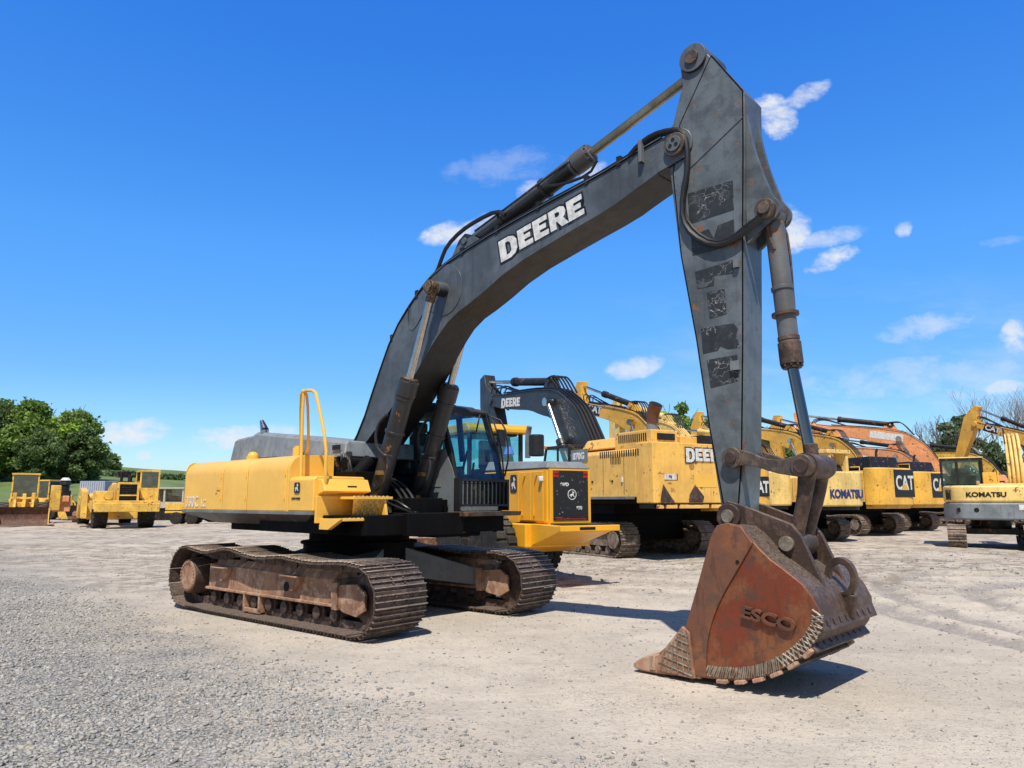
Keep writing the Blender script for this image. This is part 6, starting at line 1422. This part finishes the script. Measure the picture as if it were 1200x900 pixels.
# ---- dirt heap, puddle edge, odds and ends behind
hp = MB(); rs = np.random.RandomState(9); N = 26; vs = []; fs = []
for i in range(N + 1):
    for j in range(N + 1):
        u, v = i / N * 2 - 1, j / N * 2 - 1; vs.append((u * 5, v * 3, -.05 + 2.4 * max(0, 1 - u * u) ** .8 * max(0, 1 - v * v) * (.7 + .5 * rs.rand()) ))
for i in range(N):
    for j in range(N): a = i * (N + 1) + j; fs.append((a, a + N + 1, a + N + 2, a + 1))
hp.M = Matrix.Translation((-31, 66, 0)); hp.add(vs, fs); o = hp.build('dirt_heap', rusty('red_dirt', (.26, .13, .085), (.20, .11, .075), (.33, .22, .16), .95, .8, .6, 0, 0)); tag(o, 'reddish heap of dirt and rubble behind the trailer on the left', 'dirt heap')
def clod_row(n, xr, yr, smin, smax, seed, label):
    rs = np.random.RandomState(seed); x = xr[0] + (xr[1] - xr[0]) * rs.rand(n); y = yr[0] + (yr[1] - yr[0]) * rs.rand(n); scatter_stones('rubble', x, y, smin + (smax - smin) * rs.rand(n) ** 3, label)
clod_row(2600, (.6, 21), (13.2, 23), .008, .05, 4, 'brown clods and rubble along the tracks of the parked row')

# ------------------------------------------------------------------ sky, sun, camera
W = bpy.data.worlds.new('World'); S.world = W; W.use_nodes = True; t = NT(W.node_tree); t.n.clear()
sun_dir = Vector((-.063, -.587, 1)).normalized()
el = math.asin(sun_dir.z); az = math.atan2(sun_dir.x, sun_dir.y)
sky = t.new('ShaderNodeTexSky', sky_type='NISHITA', sun_disc=False, sun_elevation=el, sun_rotation=az, altitude=200, air_density=1.0, dust_density=.6, ozone_density=2.2)
dv = t.new('ShaderNodeTexCoord').outputs['Generated']
sp = t.new('ShaderNodeSeparateXYZ', ins={0: dv}); yy = t.math('MAXIMUM', sp.outputs[1], .05)
gx = t.math('DIVIDE', sp.outputs[0], yy); gz = t.math('DIVIDE', sp.outputs[2], yy)
hs = t.new('ShaderNodeHueSaturation', ins={'Hue': .5, 'Saturation': 1.22, 'Value': 1.0, 'Color': sky.outputs[0]})
trp = t.new('ShaderNodeValToRGB', ins={0: sp.outputs[2]}); te = trp.color_ramp.elements; te[0].position = 0; te[0].color = (.43, .49, .58, 1); te[1].position = .6; te[1].color = (.24, .60, 1, 1); q_ = te.new(.76); q_.color = (.22, .22, .25, 1)
for p_, c_ in ((.156, (.34, .49, .62, 1)), (.32, (.36, .63, .83, 1))): q_ = te.new(p_); q_.color = c_
bk_ = t.ramp(sp.outputs[1], .0, -.35)
tint = t.mix(1.0, t.mix(bk_, trp.outputs[0], (.30, .28, .26)), (2.8, 2.8, 2.8), 'MULTIPLY'); skyc = t.mix(1.0, hs.outputs[0], tint, 'MULTIPLY')
pv = t.new('ShaderNodeCombineXYZ', ins={0: gx, 1: gz, 2: 0.0}).outputs[0]
warp = t.new('ShaderNodeTexNoise', ins={'Vector': pv, 'Scale': 14.0, 'Detail': 3.0})
pw = t.new('ShaderNodeVectorMath', operation='MULTIPLY_ADD'); t.l.new(warp.outputs[1], pw.inputs[0]); pw.inputs[1].default_value = (.035, .022, 0); t.l.new(pv, pw.inputs[2])
wsp = t.new('ShaderNodeSeparateXYZ', ins={0: pw.outputs[0]})
cn = t.noise(t.mapping(pw.outputs[0], (1, 1.5, 1)), 17, 8, .68, 1); cn2 = t.noise(t.mapping(pw.outputs[0], (1, 2.2, 1), rot=(0, 0, -.35)), 60, 5, .6, 1)
total = None
for cx, cz, rx, rz, rot, amt in CLOUDS:
    # an ellipse of cloud around one direction of the sky
    ax = t.math('SUBTRACT', wsp.outputs[0], cx + .0175); az_ = t.math('SUBTRACT', wsp.outputs[1], cz + .011); c, s = math.cos(rot), math.sin(rot)
    u = t.math('ADD', t.math('MULTIPLY', ax, c / rx), t.math('MULTIPLY', az_, s / rx)); v = t.math('ADD', t.math('MULTIPLY', ax, -s / rz), t.math('MULTIPLY', az_, c / rz))
    e = t.math('SUBTRACT', 1.0, t.math('ADD', t.math('MULTIPLY', u, u), t.math('MULTIPLY', v, v)), True)
    e = t.math('MULTIPLY', t.ramp(e, .0, .3), t.ramp(t.math('ADD', t.math('POWER', e, .7), t.math('MULTIPLY', t.math('SUBTRACT', cn, .5), 2.9)), .22, 1.28)); e = t.math('MULTIPLY', e, amt)
    e = t.math('MULTIPLY', e, t.ramp(t.math('ADD', u, 0), -9, -8))
    total = e if total is None else t.math('MAXIMUM', total, e)
front = t.math('GREATER_THAN', sp.outputs[1], .05)
haze = t.math('MULTIPLY', t.ramp(t.noise(t.mapping(pw.outputs[0], (1, 3.0, 1)), 5, 5, .6, 1), .42, .75), t.math('MULTIPLY', t.ramp(gx, -.1, .5), t.ramp(gz, .36, .02)))
total = t.math('MAXIMUM', total, t.math('MULTIPLY', haze, .55)); total = t.math('MULTIPLY', total, front)
bgc = t.mix(total, skyc, t.mix(cn2, (7.2, 7.8, 8.6), (9.2, 9.4, 9.6)))
bg = t.new('ShaderNodeBackground', ins={'Color': bgc, 'Strength': .10}); out = t.new('ShaderNodeOutputWorld'); t.l.new(bg.outputs[0], out.inputs[0])
sl = bpy.data.lights.new('sun', 'SUN'); sl.energy = 5.0; sl.angle = R(.53); sl.color = (1, .94, .84); so = bpy.data.objects.new('sun', sl); COL.objects.link(so); so.rotation_euler = sun_dir.to_track_quat('Z', 'Y').to_euler()
cd = bpy.data.cameras.new('camera'); cd.sensor_width = 36; cd.lens = 870 / 1200 * 36; cd.clip_start = .1; cd.clip_end = 4000
co = bpy.data.objects.new('camera', cd); COL.objects.link(co); co.location = (0, 0, 1.58); co.rotation_euler = (PI / 2 + math.atan(137 / 870), 0, 0); S.camera = co
S.view_settings.view_transform = 'Standard'; S.view_settings.look = 'None'; S.view_settings.exposure = 0
